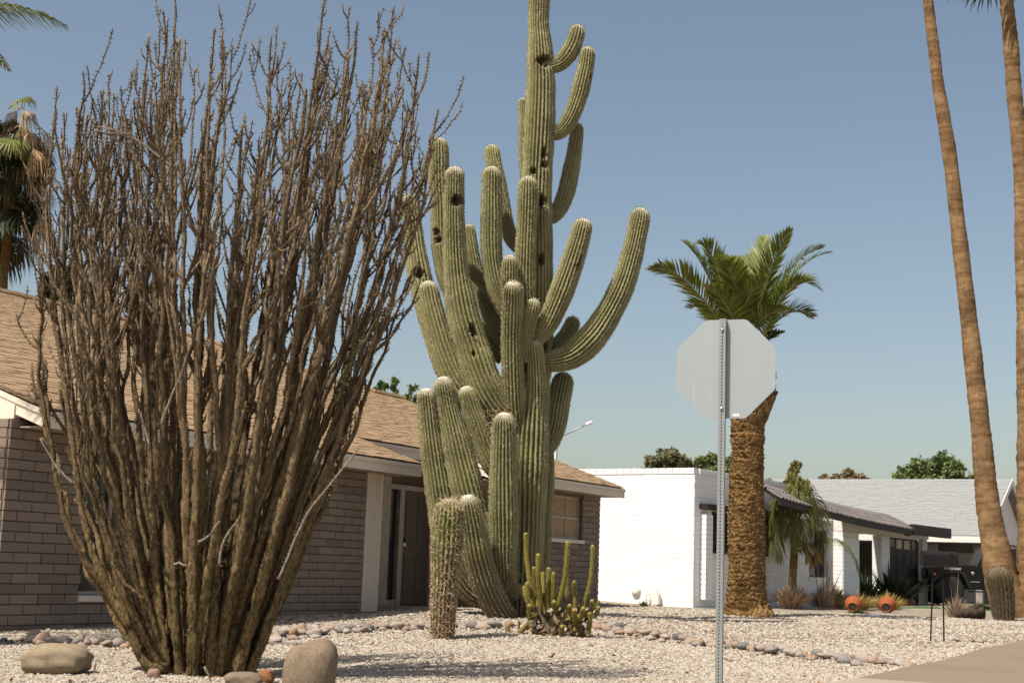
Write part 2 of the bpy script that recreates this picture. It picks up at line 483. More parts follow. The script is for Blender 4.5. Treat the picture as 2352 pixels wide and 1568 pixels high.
m_leaf_brown = leafmat('browning_leaves', (0.130, 0.104, 0.053), (0.220, 0.170, 0.084), (0.300, 0.220, 0.120))
m_leaf_yellow = leafmat('yellow_green_leaves', (0.130, 0.111, 0.039), (0.221, 0.182, 0.058), (0.286, 0.234, 0.091))
m_leaf_dark = leafmat('dark_conifer_leaves', (0.045, 0.051, 0.018), (0.083, 0.078, 0.030), (0.128, 0.112, 0.045))
m_leaf_fresh = leafmat('fresh_leaves', (.07, .12, .03), (.11, .17, .045), (.17, .22, .07))

# ------------------------------------------------------------------ ground
def build_ground():
    xs = np.unique(np.concatenate([np.linspace(-400, -30, 12), np.linspace(-30, 30, 121), np.linspace(30, 400, 12)]))
    ys = np.unique(np.concatenate([np.linspace(-60, 0, 8), np.linspace(0, 60, 121), np.linspace(60, 900, 15)]))
    X, Y = np.meshgrid(xs, ys)
    V = np.stack([X, Y, gz(X, Y)], -1).reshape(-1, 3)
    w = len(xs); i = np.arange(len(ys) - 1)[:, None] * w + np.arange(w - 1)[None]
    q = np.stack([i, i + 1, i + 1 + w, i + w], -1).reshape(-1, 4)
    mb = MB(); mb.add(V, q, 0, True)
    tag(part('ground', mb, m_ground), kind='structure')
build_ground()

# concrete walk at the right: an edge running away from the camera
WE0 = G(1946, 1568)[:2]; WE1 = G(2265, 1492)[:2]
wdir = unit(WE1 - WE0); wn = np.array([wdir[1], -wdir[0]])
def on_walk(x, y):
    return ((x - WE0[0]) * wn[0] + (y - WE0[1]) * wn[1]) > 0
def walk_slab(s0, s1, w0, w1, name, m):
    n = 14
    s = np.linspace(s0 + .006, s1 - .006, n)
    a = WE0 + s[:, None] * wdir + wn * w0; b = WE0 + s[:, None] * wdir + wn * w1
    T = np.vstack([a, b]); z = gz(T[:, 0], T[:, 1]) + .035
    top = np.column_stack([T, z]); bot = top - np.array([0, 0, .12])
    i = np.arange(n - 1)
    f = [np.stack([i, i + n, i + n + 1, i + 1], -1), np.stack([i, i + 1, i + 1 + 2 * n, i + 2 * n], -1),
         np.stack([i + n, i + 3 * n, i + 3 * n + 1, i + n + 1], -1), np.array([[0, 2 * n, 3 * n, n], [n - 1, 2 * n - 1, 4 * n - 1, 3 * n - 1]])]
    mb = MB(); mb.add(np.vstack([top, bot]), f)
    return tag(part(name, mb, m), kind='structure')
edges = [-7.5, -4.4, .35, 2.6, 4.8, 7.1, 9.4, 11.7, 14]
for k in range(len(edges) - 1):
    walk_slab(edges[k], edges[k + 1], 0.0, 1.9, 'sidewalk', m_concrete_pale if k < 2 else m_concrete)
    walk_slab(edges[k], edges[k + 1], 1.91, 4.4, 'sidewalk', m_concrete_pale if k < 2 else m_concrete)

def pebbles():
    def octa(n, pos, size):
        base = np.array([[1, 0, 0], [-1, 0, 0], [0, 1, 0], [0, -1, 0], [0, 0, 1], [0, 0, -1.]])
        V = base[None] * (1 + .35 * rng.uniform(-1, 1, (n, 6, 1))) * size[:, None, None] * np.stack([rng.uniform(.8, 1.5, n), rng.uniform(.6, 1.1, n), rng.uniform(.4, .75, n)], -1)[:, None]
        V = V + .28 * size[:, None, None] * rng.uniform(-1, 1, (n, 6, 3))
        a = rng.uniform(0, 6.28, n); c, s = np.cos(a)[:, None], np.sin(a)[:, None]
        V = np.stack([V[..., 0] * c - V[..., 1] * s, V[..., 0] * s + V[..., 1] * c, V[..., 2]], -1) + pos[:, None]
        f = np.array([[0, 2, 4], [2, 1, 4], [1, 3, 4], [3, 0, 4], [2, 0, 5], [1, 2, 5], [3, 1, 5], [0, 3, 5]])
        return V.reshape(-1, 3), (f[None] + np.arange(n)[:, None, None] * 6).reshape(-1, 3)
    mb = MB()
    for n, y0, y1, s0, s1 in ((70000, 9.6, 13.5, .008, .020), (75000, 13.5, 19, .010, .026), (50000, 19, 30, .014, .034), (4000, 30, 33.2, .015, .03)):
        y = rng.uniform(y0, y1, n); x = rng.uniform(-1, 1, n) * (.37 * y + .5)
        k = ~on_walk(x, y)
        # keep out of the houses
        d = x * math.sin(R(29.5)) + y * math.cos(R(29.5)); nn = x * math.cos(R(29.5)) - y * math.sin(R(29.5))
        k &= ~((nn < -12.95) & (d > 11) & (d < 28.3))
        x, y = x[k], y[k]; n = len(x)
        sz = rng.uniform(0, 1, n) ** 1.8 * (s1 - s0) + s0
        V, f = octa(n, np.stack([x, y, gz(x, y) + sz * .2], -1), sz)
        mb.add(V, f)
    o = part('gravel', mb, m_pebble)
    tag(o, kind='stuff')
pebbles()

# ------------------------------------------------------------------ tan house
PH = R(29.5)
def hw(d, n, z, ph=PH):
    return np.array([d * math.sin(ph) + n * math.cos(ph), d * math.cos(ph) - n * math.sin(ph), z])
def onN(u, v, n0, ph=PH):
    nn = np.array([math.cos(ph), -math.sin(ph), 0]); r = ray(u, v)
    p = CP + r * (n0 - CP @ nn) / (r @ nn)
    return p[0] * math.sin(ph) + p[1] * math.cos(ph), p[2]
def hbox(mb, d0, d1, n0, n1, z0, z1, ph=PH, mat=0):
    ed = hw(1, 0, 0, ph); en = hw(0, 1, 0, ph)
    mb.box(hw((d0 + d1) / 2, (n0 + n1) / 2, (z0 + z1) / 2, ph), (abs(d1 - d0), abs(n1 - n0), abs(z1 - z0)), np.stack([ed, en, [0, 0, 1]], 1), mat)

def brick_mesh(name, m, chip=.045):
    r = np.random.default_rng(5)
    a = np.array([[x, y, z] for x in (-.5, .5) for y in (-.5, .5) for z in (-.5, .5)], float)
    c = []
    F_ = []
    b = .03
    # box with its outer face (y=+.5) chamfered
    V = [[-.5, -.5, -.5], [.5, -.5, -.5], [.5, -.5, .5], [-.5, -.5, .5], [-.5, .38, -.5], [.5, .38, -.5], [.5, .38, .5], [-.5, .38, .5],
         [-.5 + b * .4, .5, -.5 + b], [.5 - b * .4, .5, -.5 + b], [.5 - b * .4, .5, .5 - b], [-.5 + b * .4, .5, .5 - b]]
    Q = [[0, 3, 2, 1], [0, 1, 5, 4], [1, 2, 6, 5], [2, 3, 7, 6], [3, 0, 4, 7], [4, 5, 9, 8], [5, 6, 10, 9], [6, 7, 11, 10], [7, 4, 8, 11], [8, 9, 10, 11]]
    return np.array(V), np.array(Q)

def lay_bricks(root, walls, course, length, joint, depth, m, limit, name='brick'):
    """walls: (origin3, ex3, out3, width, z0, z1, openings[(x0,x1,z0,z1)], phase)"""
    V0, Q0 = brick_mesh(name, m)
    mb0 = MB(); mb0.add(V0, Q0); me = mb0.mesh(name, [m])
    items = []
    for (o, ex, eo, W, z0, z1, ops, phase) in walls:
        o = np.asarray(o, float); rows = int((z1 - z0) / course) + 1
        for k in range(rows):
            a, b = z0 + k * course, min(z0 + (k + 1) * course, z1)
            if b - a < .03: continue
            x = -((k + phase) % 2) * length / 2
            while x < W:
                x0, x1 = max(x, 0), min(x + length, W)
                x += length
                segs = [(x0, x1)]
                for (p0, p1, q0, q1) in ops:
                    if b <= q0 + .02 or a >= q1 - .02: continue
                    segs = [s for (s0, s1) in segs for s in ((s0, min(s1, p0)), (max(s0, p1), s1)) if s[1] - s[0] > .03]
                for s0, s1 in segs:
                    if s1 - s0 < .04: continue
                    L_ = s1 - s0 - joint; H_ = b - a - joint
                    pr = rng.uniform(-.003, .004)
                    c = o + ex * (s0 + s1) / 2 + eo * (pr) + np.array([0, 0, (a + b) / 2])
                    Rm = np.stack([ex * L_, eo * depth, np.array([0, 0, 1.]) * H_], 1)
                    rel = c - CP; dep = rel @ fw
                    u = F * (rel @ rt) / dep; vv = F * (rel @ up) / dep
                    out = abs(u) > 1200 or abs(vv) > 800
                    facing = -(eo @ rel) / dep
                    items.append((dep / max(facing, .02) + (1000 if out else 0), c, Rm))
    items.sort(key=lambda q: q[0])
    for _, c, Rm in items[:limit]:
        Mw = Matrix.Identity(4)
        for i in range(3):
            for j in range(3): Mw[i][j] = Rm[i, j]
            Mw[i][3] = c[i]
        piece(name, me, root, Mw)
    rest = MB()
    for _, c, Rm in items[limit:]:
        rest.add(V0 @ Rm.T + c, Q0)
    if rest.n: part('brickwork', rest, m, root, kind='stuff')

def wall_panel(mb, o, ex, eo, W, z0, z1, ops, thick, mat=0):
    """backing wall with openings, front face lying behind the brick faces"""
    xs = sorted({0, W, *[max(0, min(W, q)) for p in ops for q in p[:2]]})
    zs = sorted({z0, z1, *[max(z0, min(z1, q)) for p in ops for q in p[2:]]})
    for a, b in zip(xs, xs[1:]):
        for c, d in zip(zs, zs[1:]):
            mx, mz = (a + b) / 2, (c + d) / 2
            if b - a < 1e-4 or d - c < 1e-4 or any(p[0] < mx < p[1] and p[2] < mz < p[3] for p in ops): continue
            mb.box(o + ex * mx - eo * thick / 2 + np.array([0, 0, mz]), (b - a, thick, d - c), np.stack([ex, eo, [0, 0, 1]], 1), mat)

def roof_pieces(root, rows, plane, e1, e2, nrm, exposure, wrange, thick, m, limit, name, stuffname):
    """rows: list of (t, [(s0,s1)...]); plane(s,t)->point"""
    V0 = np.array([[x, y, z] for x in (-.5, .5) for y in (-.5, .5) for z in (-.5, .5)], float)
    mb0 = MB(); mb0.add(V0, BOXF); me = mb0.mesh(name, [m])
    items = []
    for t, segs in rows:
        for s0, s1 in segs:
            s = s0 - rng.uniform(0, wrange[0])
            while s < s1:
                w = rng.uniform(*wrange)
                a, b = max(s, s0), min(s + w, s1); s += w
                if b - a < .04: continue
                L_ = exposure * rng.uniform(1.12, 1.28)
                th = thick * rng.uniform(.7, 1.5)
                # lower edge lifted: tilt the piece about its width
                tilt = .035
                ee2 = e2 * math.cos(tilt) - nrm * math.sin(tilt); nn = nrm * math.cos(tilt) + e2 * math.sin(tilt)
                c = plane((a + b) / 2, t) + e2 * (L_ / 2 - .01 - rng.uniform(0, .012)) + nrm * (th / 2 + L_ * tilt * .5 + .004)
                Rm = np.stack([e1 * (b - a - .004), ee2 * L_, nn * th], 1)
                rel = c - CP; dep = rel @ fw; u = F * (rel @ rt) / dep
                items.append((dep + (1000 if abs(u) > 1190 else 0), c, Rm))
    items.sort(key=lambda q: q[0])
    for _, c, Rm in items[:limit]:
        Mw = Matrix.Identity(4)
        for i in range(3):
            for j in range(3): Mw[i][j] = Rm[i, j]
            Mw[i][3] = c[i]
        piece(name, me, root, Mw)
    if len(items) > limit:
        c = np.array([q[1] for q in items[limit:]]); Rm = np.array([q[2] for q in items[limit:]])
        V = np.einsum('nij,vj->nvi', Rm, V0) + c[:, None]
        mb = MB(); mb.add(V.reshape(-1, 3), (BOXF[None] + np.arange(len(c))[:, None, None] * 8).reshape(-1, 4))
        part(stuffname, mb, m, root, kind='stuff')

def tan_house():
    root = thing('tan_brick_house', 'low tan brick house with tan shingle roof behind the big cacti', 'house', hw(15, -14, 0))
    NF, NM, NW = -12.48, -13.8, -13.0          # eave lines: left part, porch, right part
    pitch = .333
    zr = lambda n: 2.53 + pitch * (NF - n)      # top of deck
    WL, WR = -12.93, -13.45                     # wall planes
    D0, D1, D2 = 11.40, 19.25, 22.5             # rakes
    ed, en, ez = hw(1, 0, 0), hw(0, 1, 0), np.array([0, 0, 1.])
    dr = lambda n: 28.15 + .25 * (NW - n)
    # --- walls
    wl0, wl1 = 11.30, 18.38
    ww0, ww1 = onN(194, 1200, WL)[0], onN(194, 1200, WL)[0] + .52
    wz0, wz1 = onN(194, 1366, WL)[1], 2.2
    win_l = (ww0 - wl0, ww1 - wl0, wz0, wz1)
    rw0, rw1 = 22.6, onN(1377, 1200, WR)[0]
    a0, b0 = onN(1336, 1240, WR); a1, b1 = onN(1338, 1143, WR)
    al = a0 - 1.75
    win_r = (al - rw0, a0 - rw0, b0, b1)
    walls = [(hw(wl0, WL, 0), ed, en, wl1 - wl0, -.25, 2.42, [win_l], 0),
             (hw(rw0, WR, 0), ed, en, rw1 - rw0, -.05, 2.60, [win_r], 1),
             (hw(wl0, WL - 9, 0), en, -ed, 9 - .01, -.25, 2.42, [], 1)]
    mb = MB()
    for (o, ex, eo, W, z0, z1, ops, _) in walls:
        mb = MB(); wall_panel(mb, o - eo * .012, ex, eo, W, z0, z1, ops, .15); part('wall', mb, m_mortar, root)
    # plain walls closing the house
    for q in ((18.3, 18.45, WL - .2, -15.2, -.1, 2.5), (rw1 - .15, rw1, WR - .16, -19.5, -.1, 2.7), (rw0, rw0 + .15, WR - .16, -15.2, -.1, 2.7)):
        mb = MB(); hbox(mb, *q); part('wall', mb, m_mortar, root)
    lay_bricks(root, walls, .1168, .408, .011, .03, m_brick, 300)
    # left gable wall above the eave
    mb = MB(); mb.slab([hw(11.36, -12.95, 2.43), hw(11.36, -22.0, 2.43), hw(11.36, -22.0, zr(-22.0) - .1), hw(11.36, -12.95, zr(-12.95) - .1)], ed * .1)
    part('gable_wall', mb, m_cream, root)
    # --- roof deck, panels of one plane
    def rp(d, n, dz=0): return hw(d, n, zr(n) + dz)
    mb = MB()
    polys = [[(D0, NF), (D1, NF), (D1, NM), (D0, NM)], [(D2, NW), (dr(NW), NW), (dr(NM), NM), (D2, NM)],
             [(D0, NM), (dr(NM), NM), (dr(-20), -20), (D0, -20)], [(D0, -20), (28.6, -20), (25.05, -23.25), (D0, -23.25)]]
    for p in polys: mb.slab([rp(*q, -.012) for q in p], (0, 0, -.06))
    # back slopes
    b = lambda d, n, z: hw(d, n, z)
    mb.quad(rp(D0, -23.25, -.02), rp(25.05, -23.25, -.02), b(25.05, -34, 2.5), b(D0, -34, 2.5))
    mb.quad(rp(25.05, -23.25, -.02), rp(28.6, -20, -.02), b(30.3, -30, 2.5), b(25.05, -34, 2.5))
    mb.quad(rp(28.6, -20, -.02), rp(dr(-20), -20, -.02), b(dr(-20), -30, 2.5), b(28.7, -30, 2.5))
    roof = part('roof', mb, m_deck, root)
    # --- shingles, row by row
    k = math.sqrt(1 + pitch ** 2)
    rows = []; ex_ = .14
    t = 0
    while True:
        n = NF - t * ex_ / k
        if n < -23.2: break
        segs = []
        if n > NM: segs.append((D0 - .02, D1 + .02))
        if n > NM and n < NW: segs.append((D2 - .02, dr(n) + .02))
        if n <= NM and n > -20: segs.append((D0 - .02, dr(n) + .02))
        if n <= -20: segs.append((D0 - .02, 28.6 - 1.092 * (-20 - n) + .03))
        rows.append((n, segs)); t += 1
    e2 = unit(-en + ez * pitch); nrm = unit(en * pitch + ez)
    roof_pieces(root, rows, lambda d, n: rp(d, n, 0), ed, e2, nrm, ex_, (.17, .34), .012, m_shingle, 300, 'shingle', 'shingles')
    mb = MB()
    for p, q in ((rp(D0, -23.25, .03), rp(25.05, -23.25, .03)), (rp(25.05, -23.25, .03), rp(28.6, -20, .03)), (rp(28.6, -20, .03), rp(dr(-20), -20, .03))):
        n_ = int(np.linalg.norm(q - p) / .25)
        for i in range(n_):
            c0, c1 = p + (q - p) * i / n_, p + (q - p) * (i + .97) / n_
            tube(mb, [c0, c1], [.075, .085], 6, smooth=False)
    part('ridge_cap', mb, m_shingle, root, kind='stuff')
    # --- fascia boards
    mb = MB()
    def fascia_eave(d0, d1, n):
        z = zr(n)
        hbox(mb, d0, d1, n - .035, n, z - .205, z - .075); hbox(mb, d0 - .01, d1 + .015, n - .03, n + .02, z - .073, z - .014)
    fascia_eave(D0, D1, NF); fascia_eave(D1 - .3, D2 + .2, NM); fascia_eave(D2, dr(NW), NW)
    def fascia_rake(d, n0, n1, dd=.03, d_end=None):
        d_end = d if d_end is None else d_end
        for zz0, zz1, o in ((-.205, -.075, 0), (-.073, -.014, .02)):
            s = np.sign(dd)
            mb.slab([hw(d + s * o, n0, zr(n0) + zz0), hw(d_end + s * o, n1, zr(n1) + zz0), hw(d_end + s * o, n1, zr(n1) + zz1), hw(d + s * o, n0, zr(n0) + zz1)], -ed * dd)
    fascia_rake(D0 - .02, NF + .001, -23.2, -.03); fascia_rake(D1 + .005, NF + .001, NM - .01, .03)
    fascia_rake(D2 - .005, NW + .001, NM - .01, -.03); fascia_rake(dr(NW) + .005, NW + .001, -20, .03, dr(-20))
    part('fascia', mb, m_cream, root)
    mb = MB()
    mb.slab([hw(D0 + .03, NF - .04, zr(NF) - .2), hw(D1 - .03, NF - .04, zr(NF) - .2), hw(D1 - .03, WL - .2, zr(NF) - .2), hw(D0 + .03, WL - .2, zr(NF) - .2)], (0, 0, .015))
    mb.slab([hw(D1, NM - .04, zr(NM) - .2), hw(D2, NM - .04, zr(NM) - .2), hw(D2, -15.2, zr(NM) - .2), hw(D1, -15.2, zr(NM) - .2)], (0, 0, .015))
    mb.slab([hw(D2 + .03, NW - .04, zr(NW) - .2), hw(dr(NW) - .03, NW - .04, zr(NW) - .2), hw(dr(NW) - .03, WR - .3, zr(NW) - .2), hw(D2 + .03, WR - .3, zr(NW) - .2)], (0, 0, .015))
    part('soffit', mb, m_soffit, root)
    # --- entry
    p0, p1 = 18.39, 18.82
    mb = MB()
    hbox(mb, p0, p1, WL - .10, WL + .02, .16, 2.40)
    for i in range(1, 5): hbox(mb, p0 + i * .086 - .006, p0 + i * .086 + .006, WL + .02, WL + .028, .2, 2.36)
    part('pilaster', mb, m_cream, root)
    mb = MB(); hbox(mb, 17.9, 22.7, -15.2, WL + .25, -.1, .19); part('porch_slab', mb, m_concrete, root)
    nd = -14.35
    U = lambda u: onN(u, 1220, nd)[0]
    f0, f1, f2, f3 = U(879), U(889), U(911), U(921)
    d1_ = f3 + .93
    mb = MB()
    hbox(mb, f0 - .3, f1, nd - .08, nd + .05, .2, 2.62); hbox(mb, f2, f3, nd - .08, nd + .05, .2, 2.25); hbox(mb, d1_, d1_ + .09, nd - .08, nd + .05, .2, 2.25)
    hbox(mb, f1 + .002, d1_ + .09, nd - .08, nd + .04, 2.252, 2.34); hbox(mb, f1 + .002, f2 - .002, nd - .08, nd + .03, .2, .3)
    part('door_frame', mb, m_soffit, root)
    mb = MB(); hbox(mb, f1 + .002, f2 - .002, nd - .05, nd - .03, .302, 2.25); part('sidelight', mb, m_glass, root)
    mb = MB(); hbox(mb, f3 + .002, d1_ - .002, nd - .06, nd + .01, .22, 2.25)
    for z0, z1 in ((.4, 1.1), (1.3, 2.1)):
        for x0, x1 in ((.12, .42), (.51, .81)): hbox(mb, f3 + x0, f3 + x1, nd + .01, nd + .022, z0, z1)
    door = part('door', mb, m_door, root)
    mb = MB(); hbox(mb, f3 + .02, f3 + .09, nd + .01, nd + .05, 1.24, 1.40); part('door_lock', mb, m_plastic, door)
    mb = MB(); hbox(mb, f3 + .022, f3 + .088, nd + .05, nd + .056, 1.245, 1.31); part('lock_plate', mb, m_label, door)
    mb = MB(); hbox(mb, d1_ + .1, 22.6, nd - .15, nd, .19, 2.9); part('entry_wall', mb, m_entry, root)
    mb = MB(); hbox(mb, f1 + .002, d1_ + .09, nd - .12, nd - .02, 2.345, 2.9); part('entry_wall', mb, m_entry, root)
    # --- windows
    def window(d0, d1, n, z0, z1, cols, rows_, sill, blind):
        mb = MB(); w = .045; nb = n - .13
        for a, b, c, d in ((d0, d0 + w, z0, z1), (d1 - w, d1, z0, z1), (d0 + w, d1 - w, z0, z0 + w), (d0 + w, d1 - w, z1 - w, z1)): hbox(mb, a, b, nb, nb + .05, c, d)
        for i in range(1, cols): hbox(mb, d0 + (d1 - d0) * i / cols - .014, d0 + (d1 - d0) * i / cols + .014, nb + .005, nb + .04, z0 + w, z1 - w)
        for i in range(1, rows_): hbox(mb, d0 + w, d1 - w, nb + .008, nb + .047, z0 + (z1 - z0) * i / rows_ - .022, z0 + (z1 - z0) * i / rows_ + .022)
        wf = part('window', mb, m_alu, root)
        for i in range(cols):
            for j in range(rows_):
                mb = MB(); e = .02
                hbox(mb, d0 + (d1 - d0) * i / cols + e, d0 + (d1 - d0) * (i + 1) / cols - e, nb + .012, nb + .018, z0 + (z1 - z0) * j / rows_ + e, z0 + (z1 - z0) * (j + 1) / rows_ - e)
                part('pane', mb, blind, wf)
        mb = MB(); hbox(mb, d0 - .03, d1 + sill, n - .1, n + .05, z0 - .075, z0 - .004); part('sill', mb, m_cream, wf)
        mb = MB(); hbox(mb, d0 - .2, d1 + .2, nb - .5, nb - .06, z0 - .2, z1 + .2); part('room', mb, m_dark_in, wf)
    window(ww0, ww1, WL, wz0, wz1, 1, 2, .2, m_glass)
    window(al, a0, WR, b0, b1, 3, 2, .05, m_blind)
tan_house()

# ------------------------------------------------------------------ white house
PW = R(35.5)
def white_house():
    c0 = P(1591, 1392, 35.5)
    dC = c0[0] * math.sin(PW) + c0[1] * math.cos(PW); nW = c0[0] * math.cos(PW) - c0[1] * math.sin(PW)
    root = thing('white_block_house', 'white painted block house with flat parapet and grey tiled porch roof', 'house', hw(dC, nW, .1, PW))
    ed, en, ez = hw(1, 0, 0, PW), hw(0, 1, 0, PW), np.array([0, 0, 1.])
    w = lambda d, n, z: hw(d, n, z, PW)
    hb = lambda mb, *a, mat=0: hbox(mb, *a, ph=PW, mat=mat)
    X = lambda u, v, n=nW: onN(u, v, n, PW)
    ztop = X(1595, 1073)[1]; zb = .02
    s0, s1 = X(1606, 1280)[0], X(1621, 1280)[0]; sz0, sz1 = X(1612, 1376)[1], X(1612, 1181)[1]
    w0, w1 = X(1633, 1230)[0], X(1782, 1230)[0]; wz0, wz1 = X(1700, 1274)[1], X(1700, 1180)[1]
    v0, v1 = X(1858, 1270)[0], X(1900, 1270)[0]; vz0, vz1 = X(1880, 1325)[1], X(1880, 1217)[1]
    dE = X(1936, 1270)[0]
    ops = [(w0 - dC, w1 - dC, wz0, wz1), (v0 - dC, v1 - dC, vz0, vz1)]
    cap = .16
    hz = 2.72
    dR = X(1792, 1140)[0]
    dS = dR + .4
    inS = lambda p, a, b: (max(p[0], a) - a, min(p[1], b) - a, p[2], p[3])
    walls = [(w(dC, nW, 0), ed, en, dS - dC, zb, ztop - cap, [p for p in ops if p[0] < dS - dC], 0),
             (w(dS, nW, 0), ed, en, dE - dS, zb, 2.6, [(p[0] + dC - dS, p[1] + dC - dS, p[2], p[3]) for p in ops if p[0] > dS - dC], 0),
             (w(dC, nW - 9, 0), en, -ed, 9., zb, ztop - cap, [], 1)]
    mb = MB()
    for (o, ex, eo, W, z0, z1, op, _) in walls:
        mb = MB(); wall_panel(mb, o - eo * .005, ex, eo, W, z0, z1, op, .2); part('wall', mb, m_white_mortar, root)
    mb = MB(); hb(mb, dC + .21, dS - .1, nW - 9, nW - .25, ztop - .35, ztop - .25); part('flat_roof', mb, m_white_mortar, root)
    lay_bricks(root, walls, .1168, .408, .005, .016, m_white, 300)
    # parapet cap of blocks on edge
    V0, Q0 = brick_mesh('cap_block', m_white); mb0 = MB(); mb0.add(V0, Q0); me = mb0.mesh('cap_block', [m_white])
    def caps(o, ex, eo, L_):
        n_ = int(L_ / .2)
        for i in range(n_):
            Mw = Matrix.Identity(4); Rm = np.stack([ex * .192, eo * .26, ez * (cap - .01)], 1)
            c = o + ex * (i + .5) * L_ / n_ - eo * .105 + ez * (ztop - cap / 2)
            for a in range(3):
                for b in range(3): Mw[a][b] = Rm[a, b]
                Mw[a][3] = c[a]
            piece('cap_block', me, root, Mw)
    caps(w(dC, nW - 8.98, 0), en, -ed, 8.98); caps(w(dC + .24, nW, 0), ed, en, dS - dC - .24)
    # piers standing proud of the wall under the lintel
    for u0, u1 in ((1606, 1634), (1764, 1784)):
        a, b = X(u0, 1280)[0], X(u0, 1280)[0] + (X(u1, 1280)[0] - X(u0, 1280)[0]) * .55
        for kz in range(17):
            mb = MB(); z0 = sz0 + kz * (sz1 - sz0) / 17; hb(mb, a, b, nW + .012, nW + .185, z0 + .004, z0 + (sz1 - sz0) / 17 - .004); part('pier_block', mb, m_white, root)
    # window with black lintel and frames
    mb = MB(); hb(mb, X(1606, 1160)[0], X(1790, 1180)[0], nW - .05, nW + .24, wz1 + .012, X(1606, 1156)[1]); part('lintel', mb, m_black, root)
    def window(d0, d1, z0, z1, posts, wh=True, curt=()):
        mb = MB(); nb = nW - .16; f = .05
        for a, b, c, d in ((d0, d0 + f, z0, z1), (d1 - f, d1, z0, z1), (d0 + f, d1 - f, z0, z0 + f), (d0 + f, d1 - f, z1 - f, z1)): hb(mb, a, b, nb, nb + .06, c, d)
        for p in posts: hb(mb, d0 + (d1 - d0) * p - .03, d0 + (d1 - d0) * p + .03, nb, nb + .055, z0 + f, z1 - f)
        wf = part('window', mb, m_black, root)
        pp = [0, *posts, 1]
        for a, b in zip(pp, pp[1:]):
            mb = MB(); hb(mb, d0 + (d1 - d0) * a + .04, d0 + (d1 - d0) * b - .04, nb + .015, nb + .025, z0 + .04, z1 - .04); part('pane', mb, m_glass, wf)
        for a, b in curt:
            mb = MB(); hb(mb, d0 + (d1 - d0) * a, d0 + (d1 - d0) * b, nb + .03, nb + .04, z0 + .05, z1 - .05); part('curtain', mb, m_grey_wall, wf)
        mb = MB(); hb(mb, d0 - .08, d1 + .08, nW - .1, nW + .05, z0 - .13, z0 - .004); part('sill', mb, m_white_trim, wf)
    window(w0, w1, wz0, wz1, (.25, .5, .75), curt=((.17, .24), (.78, .9)))
    window(v0, v1, vz0, vz1, (.62,), curt=((.15, .5),))
    # --- porch / garage front set forward
    nG = nW + .55
    Y = lambda u, v, n=nG: onN(u, v, n, PW)
    g0, g1 = Y(1936, 1280)[0], Y(2132, 1280)[0]
    zt = Y(1970, 1196)[1]
    c1 = Y(1973, 1280)[0]
    qz = Y(2046, 1231)[1]
    mb = MB()
    hb(mb, g0, c1, nG - .30, nG - .006, zb, Y(2046, 1231)[1])
    part('porch_column', mb, m_white_mortar, root); mb = MB()
    gw0, gw1 = Y(2025, 1280)[0], Y(2042, 1280)[0]
    hb(mb, gw0, gw1, nG - .3, nG - .006, zb, Y(2046, 1231)[1])
    part('porch_column', mb, m_white_mortar, root)
    # lit side of the column: courses of blocks
    lay_side = MB()
    for kx in range(18):
        z0 = zb + kx * .1168
        hb(lay_side, g0 - .016, g0 - .001, nG - .29, nG - .012, z0 + .005, z0 + .112)
        hb(lay_side, g0 + .004, c1, nG - .005, nG + .012, z0 + .005, z0 + .112)
    part('column_block', lay_side, m_white, root, kind='stuff')
    mb = MB(); hb(mb, g0 + .004, g1 + .05, nG - .29, nG + .004, qz + .012, max(zt, qz + .3)); part('porch_beam', mb, m_white_trim, root)
    mb = MB(); hb(mb, c1, gw0, nG - .9, nG - .8, zb, zt); hb(mb, c1, gw0, nG - .8, nG - .4, zb, .55); part('recess_wall', mb, m_grey_wall, root)
    q0, q1 = Y(2046, 1280)[0], Y(2117, 1280)[0]
    mb = MB()
    nr = 5
    for j in range(nr):
        z0 = zb + (qz - zb) * j / nr; hb(mb, q0, q1, nG - .16, nG - .12, z0 + .006, z0 + (qz - zb) / nr - .006)
        if j < nr - 1:
            for i in range(4): hb(mb, q0 + (q1 - q0) * (i + .12) / 4, q0 + (q1 - q0) * (i + .88) / 4, nG - .12, nG - .105, z0 + .08, z0 + (qz - zb) / nr - .08)
    gd = part('garage_door', mb, m_dark_brown, root)
    z0 = zb + (qz - zb) * (nr - 1) / nr
    for i in range(4):
        for j in range(2):
            mb = MB(); xa = q0 + (q1 - q0) * (i + .15 + .36 * j) / 4
            hb(mb, xa, xa + (q1 - q0) * .34 / 4, nG - .119, nG - .112, z0 + .1, z0 + (qz - zb) / nr - .08); part('pane', mb, m_alu if i in (1, 2) else m_glass, gd)
    for u in (2119, 2125):
        mb = MB(); hb(mb, Y(u, 1280)[0], Y(u + 3.6, 1280)[0], nG - .14, nG + .02, zb, qz); part('garage_trim', mb, m_white_trim, root)
    mb = MB(); hb(mb, gw1 + .01, q0 - .004, nG - .14, nG - .03, zb, qz); part('garage_trim', mb, m_white_trim, root)
    mb = MB(); hb(mb, Y(2078, 1190)[0], Y(2084, 1190)[0], nG - .02, nG + .1, qz + .06, qz + .2); part('porch_light', mb, m_black, root)
    # --- tiled roof: edge from the wall down to the right, courses running back
    nE = nG + .75
    E = [P(*q) for q in ()]
    pts = [(1791, 1146), (1870, 1163), (1961, 1192), (2030, 1205), (2097, 1216)]
    ed_pts = []
    for u, v in pts:
        d, z = onN(u, v, nE, PW); ed_pts.append((d, z))
    ds = np.array([p[0] for p in ed_pts]); zs = np.array([p[1] for p in ed_pts])
    zed = np.poly1d(np.polyfit(ds, zs, 2))
    mb = MB()
    n_ = 10; dd = np.linspace(ds[0], ds[-1], n_ + 1)
    sl = .62; depth = .85
